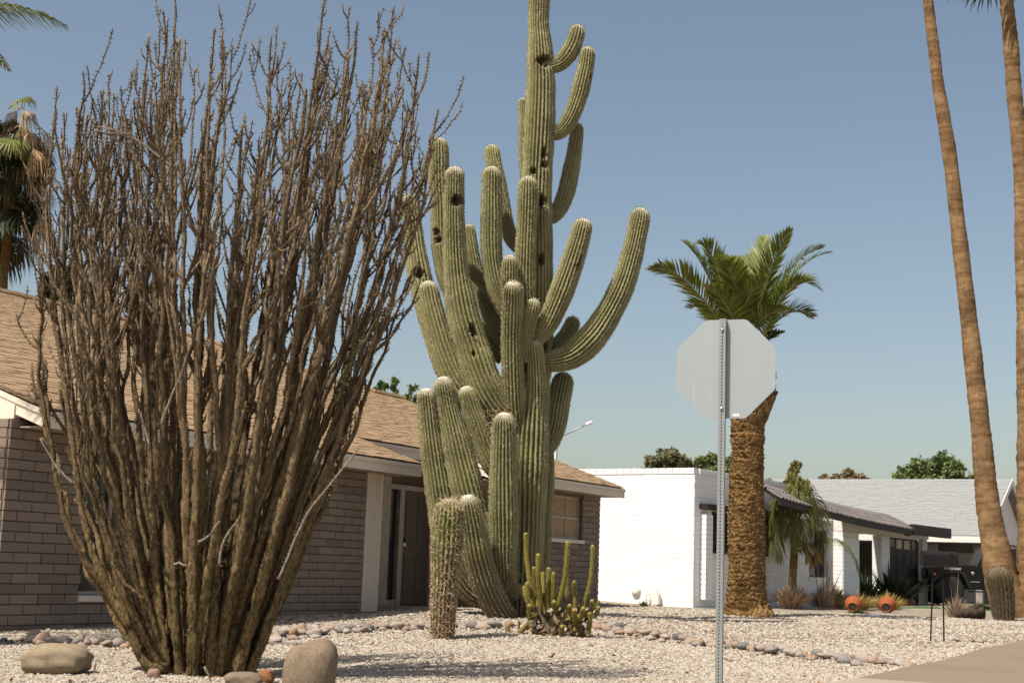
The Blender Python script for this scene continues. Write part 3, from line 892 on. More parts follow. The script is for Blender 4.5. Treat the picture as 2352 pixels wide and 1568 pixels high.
    for a, b in zip(dd, dd[1:]):
        mb.slab([w(a, nE, zed(a) - .02), w(b, nE, zed(b) - .02), w(b, nE - depth, zed(b) - .02 + sl * depth * .9), w(a, nE - depth, zed(a) - .02 + sl * depth * .9)], (0, 0, -.05))
    part('porch_roof', mb, m_dark_brown, root)
    mb = MB()
    for a, b in zip(dd, dd[1:]):
        mb.slab([w(a, nE + .02, zed(a) - .16), w(b, nE + .02, zed(b) - .16), w(b, nE + .02, zed(b) - .01), w(a, nE + .02, zed(a) - .01)], -en * .06)
    fx0, fx1 = ds[-1], onN(2181, 1212, nE, PW)[0]
    zf = zed(ds[-1])
    hb(mb, fx0 + .002, fx1, nE - .1, nE + .06, zf - .14, zf + .18)
    hb(mb, fx0 + .002, fx1 - .01, nE - 2, nE - .102, zf + .02, zf + .16)
    part('porch_fascia', mb, m_dark_brown, root)
    # tiles: short barrels with a visible butt end
    tb = MB()
    a_ = np.linspace(0, np.pi, 6)
    prof = np.stack([np.cos(a_) * .5, np.sin(a_) * .33], -1)
    V0 = np.vstack([np.column_stack([prof[:, 0], np.full(6, y), prof[:, 1]]) for y in (0., 1.)])
    i = np.arange(5); Q = np.stack([i, i + 1, i + 7, i + 6], -1)
    tb.add(V0, [Q, np.arange(6)]); me = tb.mesh('roof_tile', [m_tile])
    wid = .21; L_ = .33
    for r_ in range(3):
        for s in np.arange(ds[0] + (.5 + (r_ % 2) * .5) * wid, ds[-1] - .05, wid):
            up_ = unit(-en + ez * sl * .9)
            c = w(s, nE + .04, zed(s) - .005) + up_ * (r_ * .28) + ez * (.012 * rng.uniform(0, 1))
            dz = zed(s + .05) - zed(s - .05); e1 = unit(ed * .1 + ez * dz)
            nn = np.cross(e1, up_); nn = nn if nn[2] > 0 else -nn
            ya = unit(up_ + nn * -.06)
            Mw = Matrix.Identity(4); Rm = np.stack([e1 * wid * .98, ya * L_ , nn * .16], 1)
            for a in range(3):
                for b in range(3): Mw[a][b] = Rm[a, b]
                Mw[a][3] = c[a]
            piece('roof_tile', me, root, Mw)
    # white shingle roof behind the tiles
    zA = ztop + .02
    mb = MB()
    A = w(dS + .05, nW - .3, zed(dS) + .50); B = w(fx1 - .6, nW - .3, zed(ds[-1]) + .50)
    Cc = w(fx1 + 4, nW - 9, zed(ds[-1]) + 1.1); Dd = w(dS + .05, nW - 9, zed(dS) + 1.25)
    mb.slab([A, B, Cc, Dd], (0, 0, -.08)); part('roof', mb, m_white_roof, root)
    # --- fittings on the sunlit side wall
    def S(u, v):
        r = ray(u, v); p = CP + r * ((dC - .02 - CP @ ed) / (r @ ed)); return p
    p = S(1461, 1355)
    mb = MB(); lathe(mb, p + ed * .02, [(.0, 0), (.14, 0), (.14, .04), (.11, .09), (.0, .11)], -ed, 14); part('vent_hood', mb, m_white_trim, root)
    mb = MB()
    for u in (1490, 1500, 1508):
        q = S(u, 1392); tube(mb, [q - ed * .12, q - ed * .12 + ez * (.4 + .1 * (u % 3))], .018, 6)
    tube(mb, [S(1490, 1376) - ed * .12, S(1508, 1376) - ed * .12], .018, 6)
    part('gas_pipe', mb, m_white_trim, root)
    q = S(1513, 1375); mb = MB(); mb.box(q - ed * .1, (.16, .12, .26), np.stack([en, ed, ez], 1)); part('gas_meter', mb, m_white_trim, root)
white_house()

# ------------------------------------------------------------------ far houses
def far_house():
    A = np.array([16.6, 50.]); gdir = unit([4., 7.]); rdir = unit([-7., 4.])
    zc, ze, zrg = .2, 2.55, 4.75
    Wd, Ln = 8.4, 13.
    B = lambda s, t, z: np.array([*(A + gdir * t + rdir * s), z])
    root = thing('carport_house', 'far house with a white shingle gable roof and open carport', 'house', B(4, 2, zc))
    mb = MB()
    mb.slab([B(-.3, -.5, ze - .1), B(Ln, -.5, ze - .1), B(Ln, Wd / 2, zrg), B(-.3, Wd / 2, zrg)], (0, 0, .1))
    mb.slab([B(-.3, Wd + .5, ze - .1), B(Ln, Wd + .5, ze - .1), B(Ln, Wd / 2, zrg), B(-.3, Wd / 2, zrg)], (0, 0, .1))
    part('roof', mb, m_white_roof, root)
    rows = []; sl = (zrg + .1 - ze) / (Wd / 2 + .5)
    e1 = np.array([*rdir, 0]); e2 = unit(np.array([*gdir, sl])); nrm = np.cross(e1, e2); nrm = nrm if nrm[2] > 0 else -nrm
    k = math.sqrt(1 + sl * sl)
    for i in range(int((Wd / 2 + .5) * k / .15)): rows.append((i * .15 / k - .5, [(-.3, Ln)]))
    roof_pieces(root, rows, lambda s, t: B(s, t, ze + sl * (t + .5) + .01), e1, e2, nrm, .15, (.2, .36), .012, m_white_roof, 0, 'shingle', 'shingles')
    mb = MB(); mb.slab([B(0, 0, ze - .1), B(0, Wd, ze - .1), B(0, Wd / 2, zrg - .05)], np.array([*(rdir * .12), 0])); part('gable', mb, m_white_trim, root)
    mb = MB(); mb.slab([B(-.32, -.52, ze - .22), B(Ln, -.52, ze - .22), B(Ln, -.52, ze), B(-.32, -.52, ze)], np.array([*(gdir * .06), 0]))
    mb.slab([B(-.34, -.5, ze - .2), B(-.34, Wd / 2, zrg - .14), B(-.34, Wd / 2, zrg + .1), B(-.34, -.5, ze)], np.array([*(rdir * .05), 0]))
    mb.slab([B(-.34, Wd + .5, ze - .2), B(-.34, Wd / 2, zrg - .14), B(-.34, Wd / 2, zrg + .1), B(-.34, Wd + .5, ze)], np.array([*(rdir * .05), 0]))
    part('fascia', mb, m_white_trim, root)
    for s, t in ((.1, .1), (1.7, .1), (3.6, .1), (.1, 3.6)):
        mb = MB(); c = B(s, t, (zc + ze) / 2); mb.box(c, (.22, .22, ze - zc - .1), np.stack([[*rdir, 0], [*gdir, 0], [0, 0, 1.]], 1))
        mb.box(B(s, t, ze - .45), (.3, .3, .3), np.stack([[*rdir, 0], [*gdir, 0], [0, 0, 1.]], 1)); part('carport_post', mb, m_grey_wall, root)
    mb = MB(); mb.slab([B(.3, 6.4, zc - .1), B(12.5, 6.4, zc - .1), B(12.5, 6.4, ze - .1), B(.3, 6.4, ze - .1)], np.array([*(gdir * .2), 0])); mb.slab([B(6.5, .5, zc - .1), B(6.5, 6.3, zc - .1), B(6.5, 6.3, ze - .1), B(6.5, .5, ze - .1)], np.array([*(rdir * .2), 0]))
    part('carport_wall', mb, m_grey_wall, root)
    mb = MB(); mb.slab([B(1.2, 6.36, zc), B(2.4, 6.36, zc), B(2.4, 6.36, 2.1), B(1.2, 6.36, 2.1)], -np.array([*(gdir * .05), 0])); part('door', mb, m_white_trim, root)
    # tan roofed house at the right edge
    a = np.array([22., 62.])
    root = thing('brown_roof_house', 'distant house with a brown roof half hidden by the palm trunks', 'house', (a[0] + 3, a[1], .2))
    b = lambda x, y, z: np.array([a[0] + x, a[1] + y, z])
    mb = MB(); mb.box(b(7, 4, 1.35), (14, 8, 2.5)); part('wall', mb, m_cream, root)
    mb = MB(); mb.slab([b(-.5, -.6, 2.5), b(15, -.6, 2.5), b(15, 4, 4.7), b(-.5, 4, 4.7)], (0, 0, .12)); mb.slab([b(-.5, 8.6, 2.5), b(15, 8.6, 2.5), b(15, 4, 4.7), b(-.5, 4, 4.7)], (0, 0, .12)); part('roof', mb, m_tile, root)
far_house()

# driveway, turf strips and pale header curbs in front of the garage
def flat_strip(name, pts, m, dz, kind='structure'):
    mb = MB(); q = np.array([G(u, v) for u, v in pts])
    n = len(q); k = 8
    # top row then bottom row of a 4 point strip, subdivided along its length
    a = np.linspace(q[0], q[1], k); b = np.linspace(q[3], q[2], k)
    V = np.vstack([a, b]); V[:, 2] = gz(V[:, 0], V[:, 1]) + dz
    W = V - np.array([0, 0, .06]); i = np.arange(k - 1)
    mb.add(np.vstack([V, W]), [np.stack([i + k, i + k + 1, i + 1, i], -1), np.stack([i + k, i + k + 2 * k, i + k + 2 * k + 1, i + k + 1], -1), np.array([[0, k, 3 * k, 2 * k], [k - 1, 2 * k - 1, 4 * k - 1, 3 * k - 1]])])
    return tag(part(name, mb, m), kind=kind)
flat_strip('driveway', [(1990, 1386), (2330, 1384), (2350, 1398), (1975, 1398)], m_concrete_pale, .006)
flat_strip('turf_strip', [(2060, 1392.6), (2310, 1396), (2330, 1402), (2040, 1395.5)], m_turf, .012)
flat_strip('turf_strip', [(2030, 1396), (2330, 1403), (2340, 1406), (2020, 1397.6)], m_turf, .012)
flat_strip('curb', [(2000, 1398.3), (2340, 1406.6), (2344, 1409.4), (1990, 1400.4)], m_concrete_pale, .018)

# ------------------------------------------------------------------ cactus builder
def cactus_column(mb, sp, ctrl, ribs, ribdepth, step=.045, seg=6, tipround=True, scars=(), spin=0., spine_len=.045, spine_gap=.032, spikes=3, woolr=.5, lowz=None, wob=.05, mats=(0, 0), tipfade=.35):
    """ctrl rows: x,y,z,r from base to tip. ribs are real flutes; scars: (frac along, angle towards the camera, size)"""
    c = spline(ctrl, step)
    path, r = c[:, :3], c[:, 3].copy()
    L_ = np.concatenate([[0], np.cumsum(np.linalg.norm(np.diff(path, axis=0), axis=1))])
    if wob: r *= 1 + wob * np.sin(L_ * rng.uniform(3, 5) + rng.uniform(0, 6)) * .5 + wob * .6 * np.sin(L_ * rng.uniform(8, 13) + rng.uniform(0, 6)) * .5
    if tipround:
        # the cap: quarter circle over the last radius length
        rt_ = r[-1]; keep = L_ < L_[-1] - rt_ * .95
        keep[:2] = True
        p0, r0, l0 = path[keep], r[keep], L_[keep]
        th = np.linspace(0, np.pi / 2 * .985, 9)[1:]
        Tt = unit(path[-1] - path[max(0, int(keep.sum()) - 2)])
        base = p0[-1]; rb = r0[-1]
        path = np.vstack([p0, base + Tt * rb * np.sin(th)[:, None] * 1.05]); r = np.concatenate([r0, rb * np.cos(th)])
        L_ = np.concatenate([l0, l0[-1] + rb * np.sin(th)])
    n = len(path); T, N, B = frames(path)
    S = ribs * seg
    a = np.arange(S) * 2 * np.pi / S
    prof = (np.cos(a * ribs) * .5 + .5) ** .8                     # 1 on the crest
    aw = a[None] + spin + .03 * np.sin(L_ * 1.7 + spin)[:, None]
    rad = r[:, None] * (1 - ribdepth + ribdepth * prof[None])
    rad *= 1 + .012 * rng.standard_normal((n, S)) * (r[:, None] > .03)
    dirs = np.cos(aw)[..., None] * N[:, None] + np.sin(aw)[..., None] * B[:, None]
    V = path[:, None] + rad[..., None] * dirs
    scar = np.zeros((n, S))
    for (su, sv, sw, sh) in scars:
        rel = path - CP; dep = rel @ fw; pu = 1176 + F * (rel @ rt) / dep; pv = 784 - F * (rel @ up) / dep
        ci = int(np.argmin((pu - su) ** 2 + (pv - sv) ** 2))
        ang = math.asin(np.clip((su - pu[ci]) * dep[ci] / F / r[ci], -.95, .95)); w = np.array([math.sin(ang), -math.cos(ang), 0])
        cen = path[ci] + r[ci] * unit(w - T[ci] * (w @ T[ci]))
        dl = V - cen
        lat = np.cross(T[ci], unit(w - T[ci] * (w @ T[ci])))
        q = np.sqrt(((dl @ T[ci]) / sh) ** 2 + ((dl @ lat) / sw) ** 2 + np.clip(-(dl @ unit(w)) / (1.2 * r[ci]), 0, 9) ** 2) * (1 + .13 * rng.standard_normal((n, S)))
        inside = np.clip(1.15 - q, 0, 1); rim = np.exp(-((q - 1.12) / .16) ** 2)
        V = V - dirs * (np.clip(inside * 3, 0, 1) * min(.12, r[ci] * .75))[..., None] + dirs * (rim * .014)[..., None]
        scar = np.maximum(scar, np.clip((1.3 - q) * 4, 0, 1))
    tip = np.clip(1 - (L_[-1] - L_) / (r.max() * woolr + 1e-6), 0, 1) if tipround else np.zeros(n)
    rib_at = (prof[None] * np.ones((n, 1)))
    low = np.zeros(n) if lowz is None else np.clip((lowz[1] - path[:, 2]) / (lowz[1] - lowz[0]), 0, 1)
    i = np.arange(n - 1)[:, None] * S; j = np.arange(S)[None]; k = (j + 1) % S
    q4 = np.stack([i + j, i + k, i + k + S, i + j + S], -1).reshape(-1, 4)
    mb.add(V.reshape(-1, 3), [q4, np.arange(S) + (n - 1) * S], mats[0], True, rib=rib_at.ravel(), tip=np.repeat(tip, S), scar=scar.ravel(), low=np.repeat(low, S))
    # spine clusters on the rib crests
    if sp is not None:
        Lq = np.arange(.02, L_[-1], spine_gap)
        fi = np.interp(Lq, L_, np.arange(n)); i0 = np.clip(fi.astype(int), 0, n - 2); ft = (fi - i0)[:, None, None]
        cr = np.arange(ribs) * seg
        pos = V[i0][:, cr] * (1 - ft) + V[i0 + 1][:, cr] * ft
        dr = dirs[i0][:, cr]
        tt = T[i0][:, None].repeat(ribs, 1)
        sc_ = scar[i0][:, cr]
        pos, dr, tt, sc_ = pos.reshape(-1, 3), dr.reshape(-1, 3), tt.reshape(-1, 3), sc_.ravel()
        tl = np.repeat(np.interp(Lq, L_, tip), ribs)
        ok = (sc_ < .3)
        # the spines of the half turned from the camera are not needed at full density
        pos, dr, tt, tl = pos[ok], dr[ok], tt[ok], tl[ok]
        m = len(pos); lat = np.cross(tt, dr)
        for s in range(spikes):
            an = rng.uniform(0, 6.28, m)[:, None]
            d = unit(dr * rng.uniform(.35, .9, m)[:, None] + (np.cos(an) * tt + np.sin(an) * lat))
            ln = (spine_len * rng.uniform(.55, 1.2, m) * (1 + .5 * tl))[:, None]
            sd = unit(np.cross(d, rng.standard_normal((m, 3)))) * .0045
            Vt = np.stack([pos - sd, pos + sd, pos + d * ln], 1).reshape(-1, 3)
            sp.add(Vt, np.arange(3 * m).reshape(-1, 3))
    return path, r

# ------------------------------------------------------------------ saguaro
def saguaro():
    YS = 22.0
    pm = F / YS
    base = G(1195, 1402)
    root = thing('saguaro', 'giant many-armed saguaro cactus towering over the gravel mound', 'saguaro cactus', (base[0], base[1], base[2]))
    def col(pts, y0, y1):
        n = len(pts); out = []
        for i, (u, v, r) in enumerate(pts):
            yy = YS + y0 + (y1 - y0) * i / (n - 1)
            p = P(u, v, yy); out.append([*p, r / F * yy])
        return np.array(out)
    # name, points base->tip (u, v, radius), depth at base, at tip, ribs, scars
    TR = [(1200, 1430, 40), (1203, 1330, 42), (1208, 1200, 44), (1214, 1050, 46), (1222, 900, 42), (1230, 760, 40), (1233, 600, 38), (1232, 450, 36), (1237, 330, 37), (1242, 200, 34), (1240, 110, 31), (1237, 60, 25), (1238, 0, 25.5), (1239, -30, 26), (1240, -65, 25)]
    parts = [('trunk', TR, 0, 0, 24, [(1252, 149, .125, .085), (1250, 362, .045, .07), (1251, 384, .05, .05), (1247, 468, .055, .10), (1244, 606, .05, .10), (1222, 402, .05, .05), (1236, 920, .05, .06), (1254, 800, .04, .12)])]
    A = lambda pts, y0, y1, ribs=20, sc=(): parts.append(('arm', pts, y0, y1, ribs, sc))
    A([(1150, 945, 24), (1090, 920, 28), (1045, 880, 29), (1010, 800, 29), (985, 720, 28), (963, 630, 27), (952, 560, 24), (945, 500, 22.5), (942, 446, 22)], 0, .25, 18, [(962, 636, .10, .085)])
    A([(1150, 960, 26), (1095, 935, 30), (1050, 880, 32), (1020, 810, 31), (1000, 740, 28), (988, 690, 25), (981, 643, 23)], -.1, -.2, 18)
    A([(1160, 820, 22), (1100, 760, 24), (1045, 680, 25), (1018, 580, 25), (1012, 470, 24.5), (1008, 400, 24), (1007, 318, 23.5)], .35, .35, 20, [(1000, 535, .06, .06), (1004, 556, .07, .05)])
    A([(1180, 955, 26), (1145, 935, 34), (1112, 880, 40), (1085, 800, 41), (1062, 720, 37), (1048, 620, 30), (1043, 520, 25), (1043, 440, 24.5), (1045, 383, 24)], -.15, -.55, 22, [(1052, 464, .10, .075), (1088, 760, .05, .10), (1086, 815, .02, .04)])
    A([(1180, 800, 18), (1130, 730, 20), (1098, 650, 19), (1082, 570, 17), (1074, 512, 16)], .35, .4, 16)
    A([(1150, 700, 14), (1110, 650, 15), (1085, 625, 15.5), (1070, 610, 13)], .1, .0, 14)
    A([(1200, 770, 20), (1165, 710, 23), (1140, 650, 25), (1129, 580, 25), (1129, 480, 25), (1130, 380, 24)], -.1, -.35, 20)
    A([(1225, 590, 16), (1190, 565, 18), (1167, 530, 17), (1156, 470, 16), (1145, 420, 18), (1133, 370, 19), (1128, 332, 18)], .1, .2, 18)
    A([(1225, 790, 20), (1210, 730, 24), (1205, 660, 26), (1207, 580, 25), (1211, 490, 24), (1214, 401, 23)], -.15, -.45, 20)
    A([(1190, 800, 16), (1178, 730, 19), (1171, 660, 20), (1172, 585, 18.5)], -.2, -.55, 18)
    A([(1215, 1120, 16), (1192, 1000, 25), (1182, 950, 26), (1178, 860, 27), (1177, 760, 26), (1179, 690, 24.5), (1179, 645, 23.5)], .15, -.8, 20)
    A([(1190, 1365, 18), (1166, 1340, 22), (1158, 1300, 29), (1157, 1200, 33), (1157, 1090, 33), (1158, 1000, 29), (1158, 948, 27)], -.3, -.9, 22)
    A([(1200, 830, 14), (1207, 780, 17), (1218, 730, 18), (1229, 684, 16.5)], -.35, -.6, 16)
    A([(1205, 800, 17), (1240, 768, 21), (1262, 735, 26), (1288, 675, 28), (1312, 610, 27), (1332, 545, 25), (1342, 504, 23)], -.3, -.45, 20, [(1328, 615, .03, .05), (1336, 600, .02, .06)])
    A([(1240, 830, 20), (1275, 828, 26), (1315, 815, 31), (1360, 775, 34), (1398, 720, 31), (1430, 655, 28), (1453, 580, 26), (1468, 510, 24), (1473, 475, 22)], -.1, -.1, 22)
    A([(1270, 800, 15), (1295, 775, 17), (1312, 750, 18), (1318, 727, 17)], .25, .45, 16)
    A([(1235, 1040, 18), (1258, 1022, 22), (1272, 985, 26), (1283, 920, 27), (1292, 880, 25), (1297, 857, 22)], .15, .5, 20)
    A([(1245, 155, 14), (1278, 150, 18), (1300, 132, 20), (1318, 100, 20.5), (1330, 57, 18.5)], 0, -.05, 16)
    A([(1250, 310, 14), (1285, 303, 18), (1308, 275, 20), (1328, 225, 21), (1344, 160, 20), (1351, 109, 18)], 0, -.1, 18, [(1359, 178, .045, .03)])
    A([(1250, 505, 15), (1276, 492, 17), (1298, 450, 20), (1312, 390, 20), (1322, 330, 17), (1326, 285, 14)], .25, .5, 16)
    A([(1230, 480, 14), (1212, 420, 15), (1204, 350, 14), (1203, 280, 12), (1200, 224, 10.5)], .25, .35, 14)
    A([(1165, 1370, 24), (1100, 1365, 30), (1055, 1320, 32), (1025, 1230, 33), (1006, 1120, 30), (990, 1010, 26), (981, 930, 23), (978, 889, 21)], -.1, -.55, 20)
    A([(1175, 1340, 34), (1130, 1290, 40), (1088, 1190, 43), (1062, 1090, 40), (1040, 990, 33), (1025, 920, 26), (1017, 867, 23)], -.15, -.55, 24)
    A([(1180, 1110, 22), (1145, 1080, 26), (1118, 1035, 26), (1098, 980, 25), (1080, 930, 23), (1068, 889, 20)], -.25, -.5, 18)
    A([(1172, 1416, 20), (1148, 1404, 30), (1120, 1350, 33), (1098, 1280, 33), (1084, 1200, 29), (1073, 1134, 25)], -.4, -1.15, 20)
    A([(1225, 1350, 22), (1238, 1280, 24), (1244, 1180, 25), (1249, 1080, 24), (1250, 1000, 21), (1250, 960, 17)], .3, .4, 18)
    A([(1222, 1110, 20), (1228, 1000, 22), (1232, 900, 23), (1230, 830, 22), (1226, 780, 18)], .08, -.4, 18)
    for name, pts, y0, y1, ribs, sc in parts:
        mb, sp = MB(), MB()
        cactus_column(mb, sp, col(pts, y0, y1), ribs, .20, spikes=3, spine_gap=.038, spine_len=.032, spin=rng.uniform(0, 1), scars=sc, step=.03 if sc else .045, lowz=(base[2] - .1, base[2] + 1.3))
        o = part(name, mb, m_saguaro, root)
        part('spines', sp, m_spine, o, kind='stuff')
    # dry ribs and straw of a nest in the fork
    mb = MB()
    c = P(1150, 960, 21.4)
    for i in range(60):
        a = c + rng.normal(0, .08, 3); d = unit(rng.normal(0, 1, 3) + np.array([-.4, -.6, .1])); tube(mb, [a, a + d * rng.uniform(.1, .3)], .004, 3, smooth=False)
    nest = part('nest', mb, m_thatch)
    tag(nest, 'wispy nest of dry straw lodged in a fork of the saguaro', 'bird nest')
saguaro()

# ------------------------------------------------------------------ barrel cacti
def barrel(name, label, u, vb, vt, r_px, ribs, lean=(0, 0), low=.5, group=None, m_sp=None, m_b=None):
    b = G(u, vb); Y = b[1]
    hgt = (P(u, vt, Y) - P(u, vb, Y))[2]; r = r_px / F * Y
    root = thing(name, label, 'barrel cactus', b, group)
    ctrl = []
    for f, k in ((-.03, .80), (.1, .84), (.3, .9), (.5, .98), (.72, 1.08), (.9, 1.02), (1, .96)):
        ctrl.append([b[0] + lean[0] * f * f, b[1] + lean[1] * f, b[2] + hgt * f, r * k])
    mb, sp = MB(), MB()
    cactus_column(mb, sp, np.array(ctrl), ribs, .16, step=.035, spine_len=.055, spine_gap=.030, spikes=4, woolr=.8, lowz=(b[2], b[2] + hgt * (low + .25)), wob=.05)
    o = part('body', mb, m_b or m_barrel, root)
    part('spines', sp, m_sp or m_bspine, o, kind='stuff')
barrel('barrel_cactus', 'tall hairy barrel cactus standing in front of the saguaro, its lower half brown and corky', 1015, 1466, 1146, 32, 20, lean=(.03, 0))
barrel('barrel_cactus', 'barrel cactus with palm shade put into its colour, at the foot of the leaning palm trunk by the mailbox', 2306, 1424, 1302, 27, 18, lean=(-.12, 0), low=.9, m_sp=mat('shaded_barrel_spines', (.12, .085, .05), (.17, .12, .07), bump=0), m_b=m_barrel_shaded)  # skin and spine colours carry the palm's shade

# ------------------------------------------------------------------ clumping column cactus
def clump():
    s = .3827 / 1.7415
    cv = lambda x, y: (1900 / 1.7415 + x * s, 2000 / 1.7415 + y * s)
    b = G(1280, 1462); YC = b[1] + .12
    root = thing('clumping_cactus', 'yellow-green clump of slender column cacti beside the saguaro', 'cactus', b)
    ST = [[(600, 1120), (585, 950), (560, 780), (540, 600), (530, 335)], [(690, 1130), (675, 950), (660, 780), (662, 555)], [(640, 1000), (625, 850), (615, 690)], [(715, 1020), (706, 900), (705, 745)],
          [(775, 1000), (770, 850), (770, 700)], [(812, 1080), (820, 930), (820, 745)], [(840, 1170), (890, 1010), (935, 830), (958, 640), (970, 425)], [(1000, 1390), (980, 1230), (962, 1000), (950, 770)],
          [(1110, 1220), (1150, 1060), (1205, 850), (1225, 640), (1230, 460)], [(1040, 960), (1038, 900), (1040, 840)], [(1048, 1120), (1048, 1040), (1048, 950)], [(560, 1080), (530, 1000), (515, 885)],
          [(610, 1120), (565, 1040), (548, 950), (545, 850)], [(670, 1110), (625, 1040), (613, 940), (612, 820)], [(705, 1080), (690, 960), (685, 810)], [(760, 1140), (756, 1030), (755, 900)], [(790, 1080), (797, 990), (797, 900)],
          [(845, 1170), (878, 1060), (885, 905)], [(572, 1250), (568, 1160), (568, 1075)], [(775, 1420), (760, 1260), (722, 1150), (710, 1015)], [(655, 1175), (560, 1285), (460, 1385), (385, 1415), (348, 1370), (340, 1290)],
          [(930, 1255), (1080, 1215), (1190, 1165), (1300, 1045)], [(1225, 1130), (1224, 1080), (1225, 1030)], [(1245, 1225), (1280, 1160), (1292, 1090)], [(1172, 1465), (1193, 1320), (1200, 1230), (1195, 1160)],
          [(1085, 1210), (1088, 1150), (1095, 1100)], [(1100, 1250), (1122, 1180), (1137, 1110)], [(1048, 1270), (1040, 1200), (1030, 1135)], [(998, 1190), (994, 1130), (990, 1080)], [(1088, 1410), (1090, 1340), (1092, 1260)],
          [(1040, 1370), (1043, 1330), (1046, 1290)], [(1092, 1420), (1102, 1360), (1112, 1300)], [(905, 1430), (907, 1370), (910, 1300)], [(1168, 1475), (1150, 1440), (1145, 1410)], [(830, 1130), (825, 1090), (824, 1050)],
          [(745, 1425), (715, 1400), (690, 1370)], [(820, 1400), (830, 1330), (835, 1290)], [(700, 1180), (690, 1100), (690, 1040)], [(880, 1250), (905, 1180), (930, 1110)], [(455, 1340), (462, 1290), (455, 1240)]]
    for i, st in enumerate(ST):
        dy = rng.uniform(-.22, .3)
        n = len(st); r_px = 5.3 * rng.uniform(.88, 1.1) if i != 39 else 2.0
        ctrl = []
        for k, (x, y) in enumerate(st):
            Yk = YC + dy * min(1, (k + .4) / n * 1.3)
            ctrl.append([*P(*cv(x, y), Yk), r_px / F * Yk * (.85 if k == 0 else 1)])
        mb, sp = MB(), MB()
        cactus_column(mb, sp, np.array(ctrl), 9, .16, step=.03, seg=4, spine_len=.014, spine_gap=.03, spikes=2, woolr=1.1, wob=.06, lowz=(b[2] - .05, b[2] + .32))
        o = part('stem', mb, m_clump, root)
        part('spines', sp, m_straw, o, kind='stuff')
    mb = MB()
    for st in ([(640, 1090), (690, 1180), (740, 1300), (790, 1420)], [(780, 1100), (850, 1130), (830, 1200), (790, 1290)], [(930, 1200), (880, 1260), (820, 1350), (810, 1440)], [(990, 1330), (960, 1390), (900, 1440)], [(700, 1220), (760, 1330), (800, 1430)], [(880, 1235), (950, 1245), (1030, 1240)], [(1060, 1250), (1010, 1340), (980, 1430)]):
        p = spline([P(*cv(x, y), YC + .05) for x, y in st], .03); tube(mb, p, np.linspace(.022, .05, len(p)), 7, jit=.08)
    part('woody_stem', mb, m_wood, root)
    mb = MB()
    for i in range(260):
        x, y = rng.uniform(560, 1180), rng.uniform(1180, 1450)
        p = P(*cv(x, y), YC + rng.uniform(-.1, .35)); p[2] = max(p[2], gz(p[0], p[1]) + .01)
        d = unit(rng.normal(0, 1, 3)) * rng.uniform(.02, .06); e = unit(np.cross(d, rng.normal(0, 1, 3))) * rng.uniform(.01, .03)
        mb.add([p - d - e, p + d - e, p + d + e, p - d + e], np.array([[0, 1, 2, 3]]))
    part('dry_debris', mb, mat_isl('debris', [(0, (.07, .05, .03)), (.6, (.16, .11, .06)), (1, (.36, .27, .17))], bump=0), root, kind='stuff')
clump()

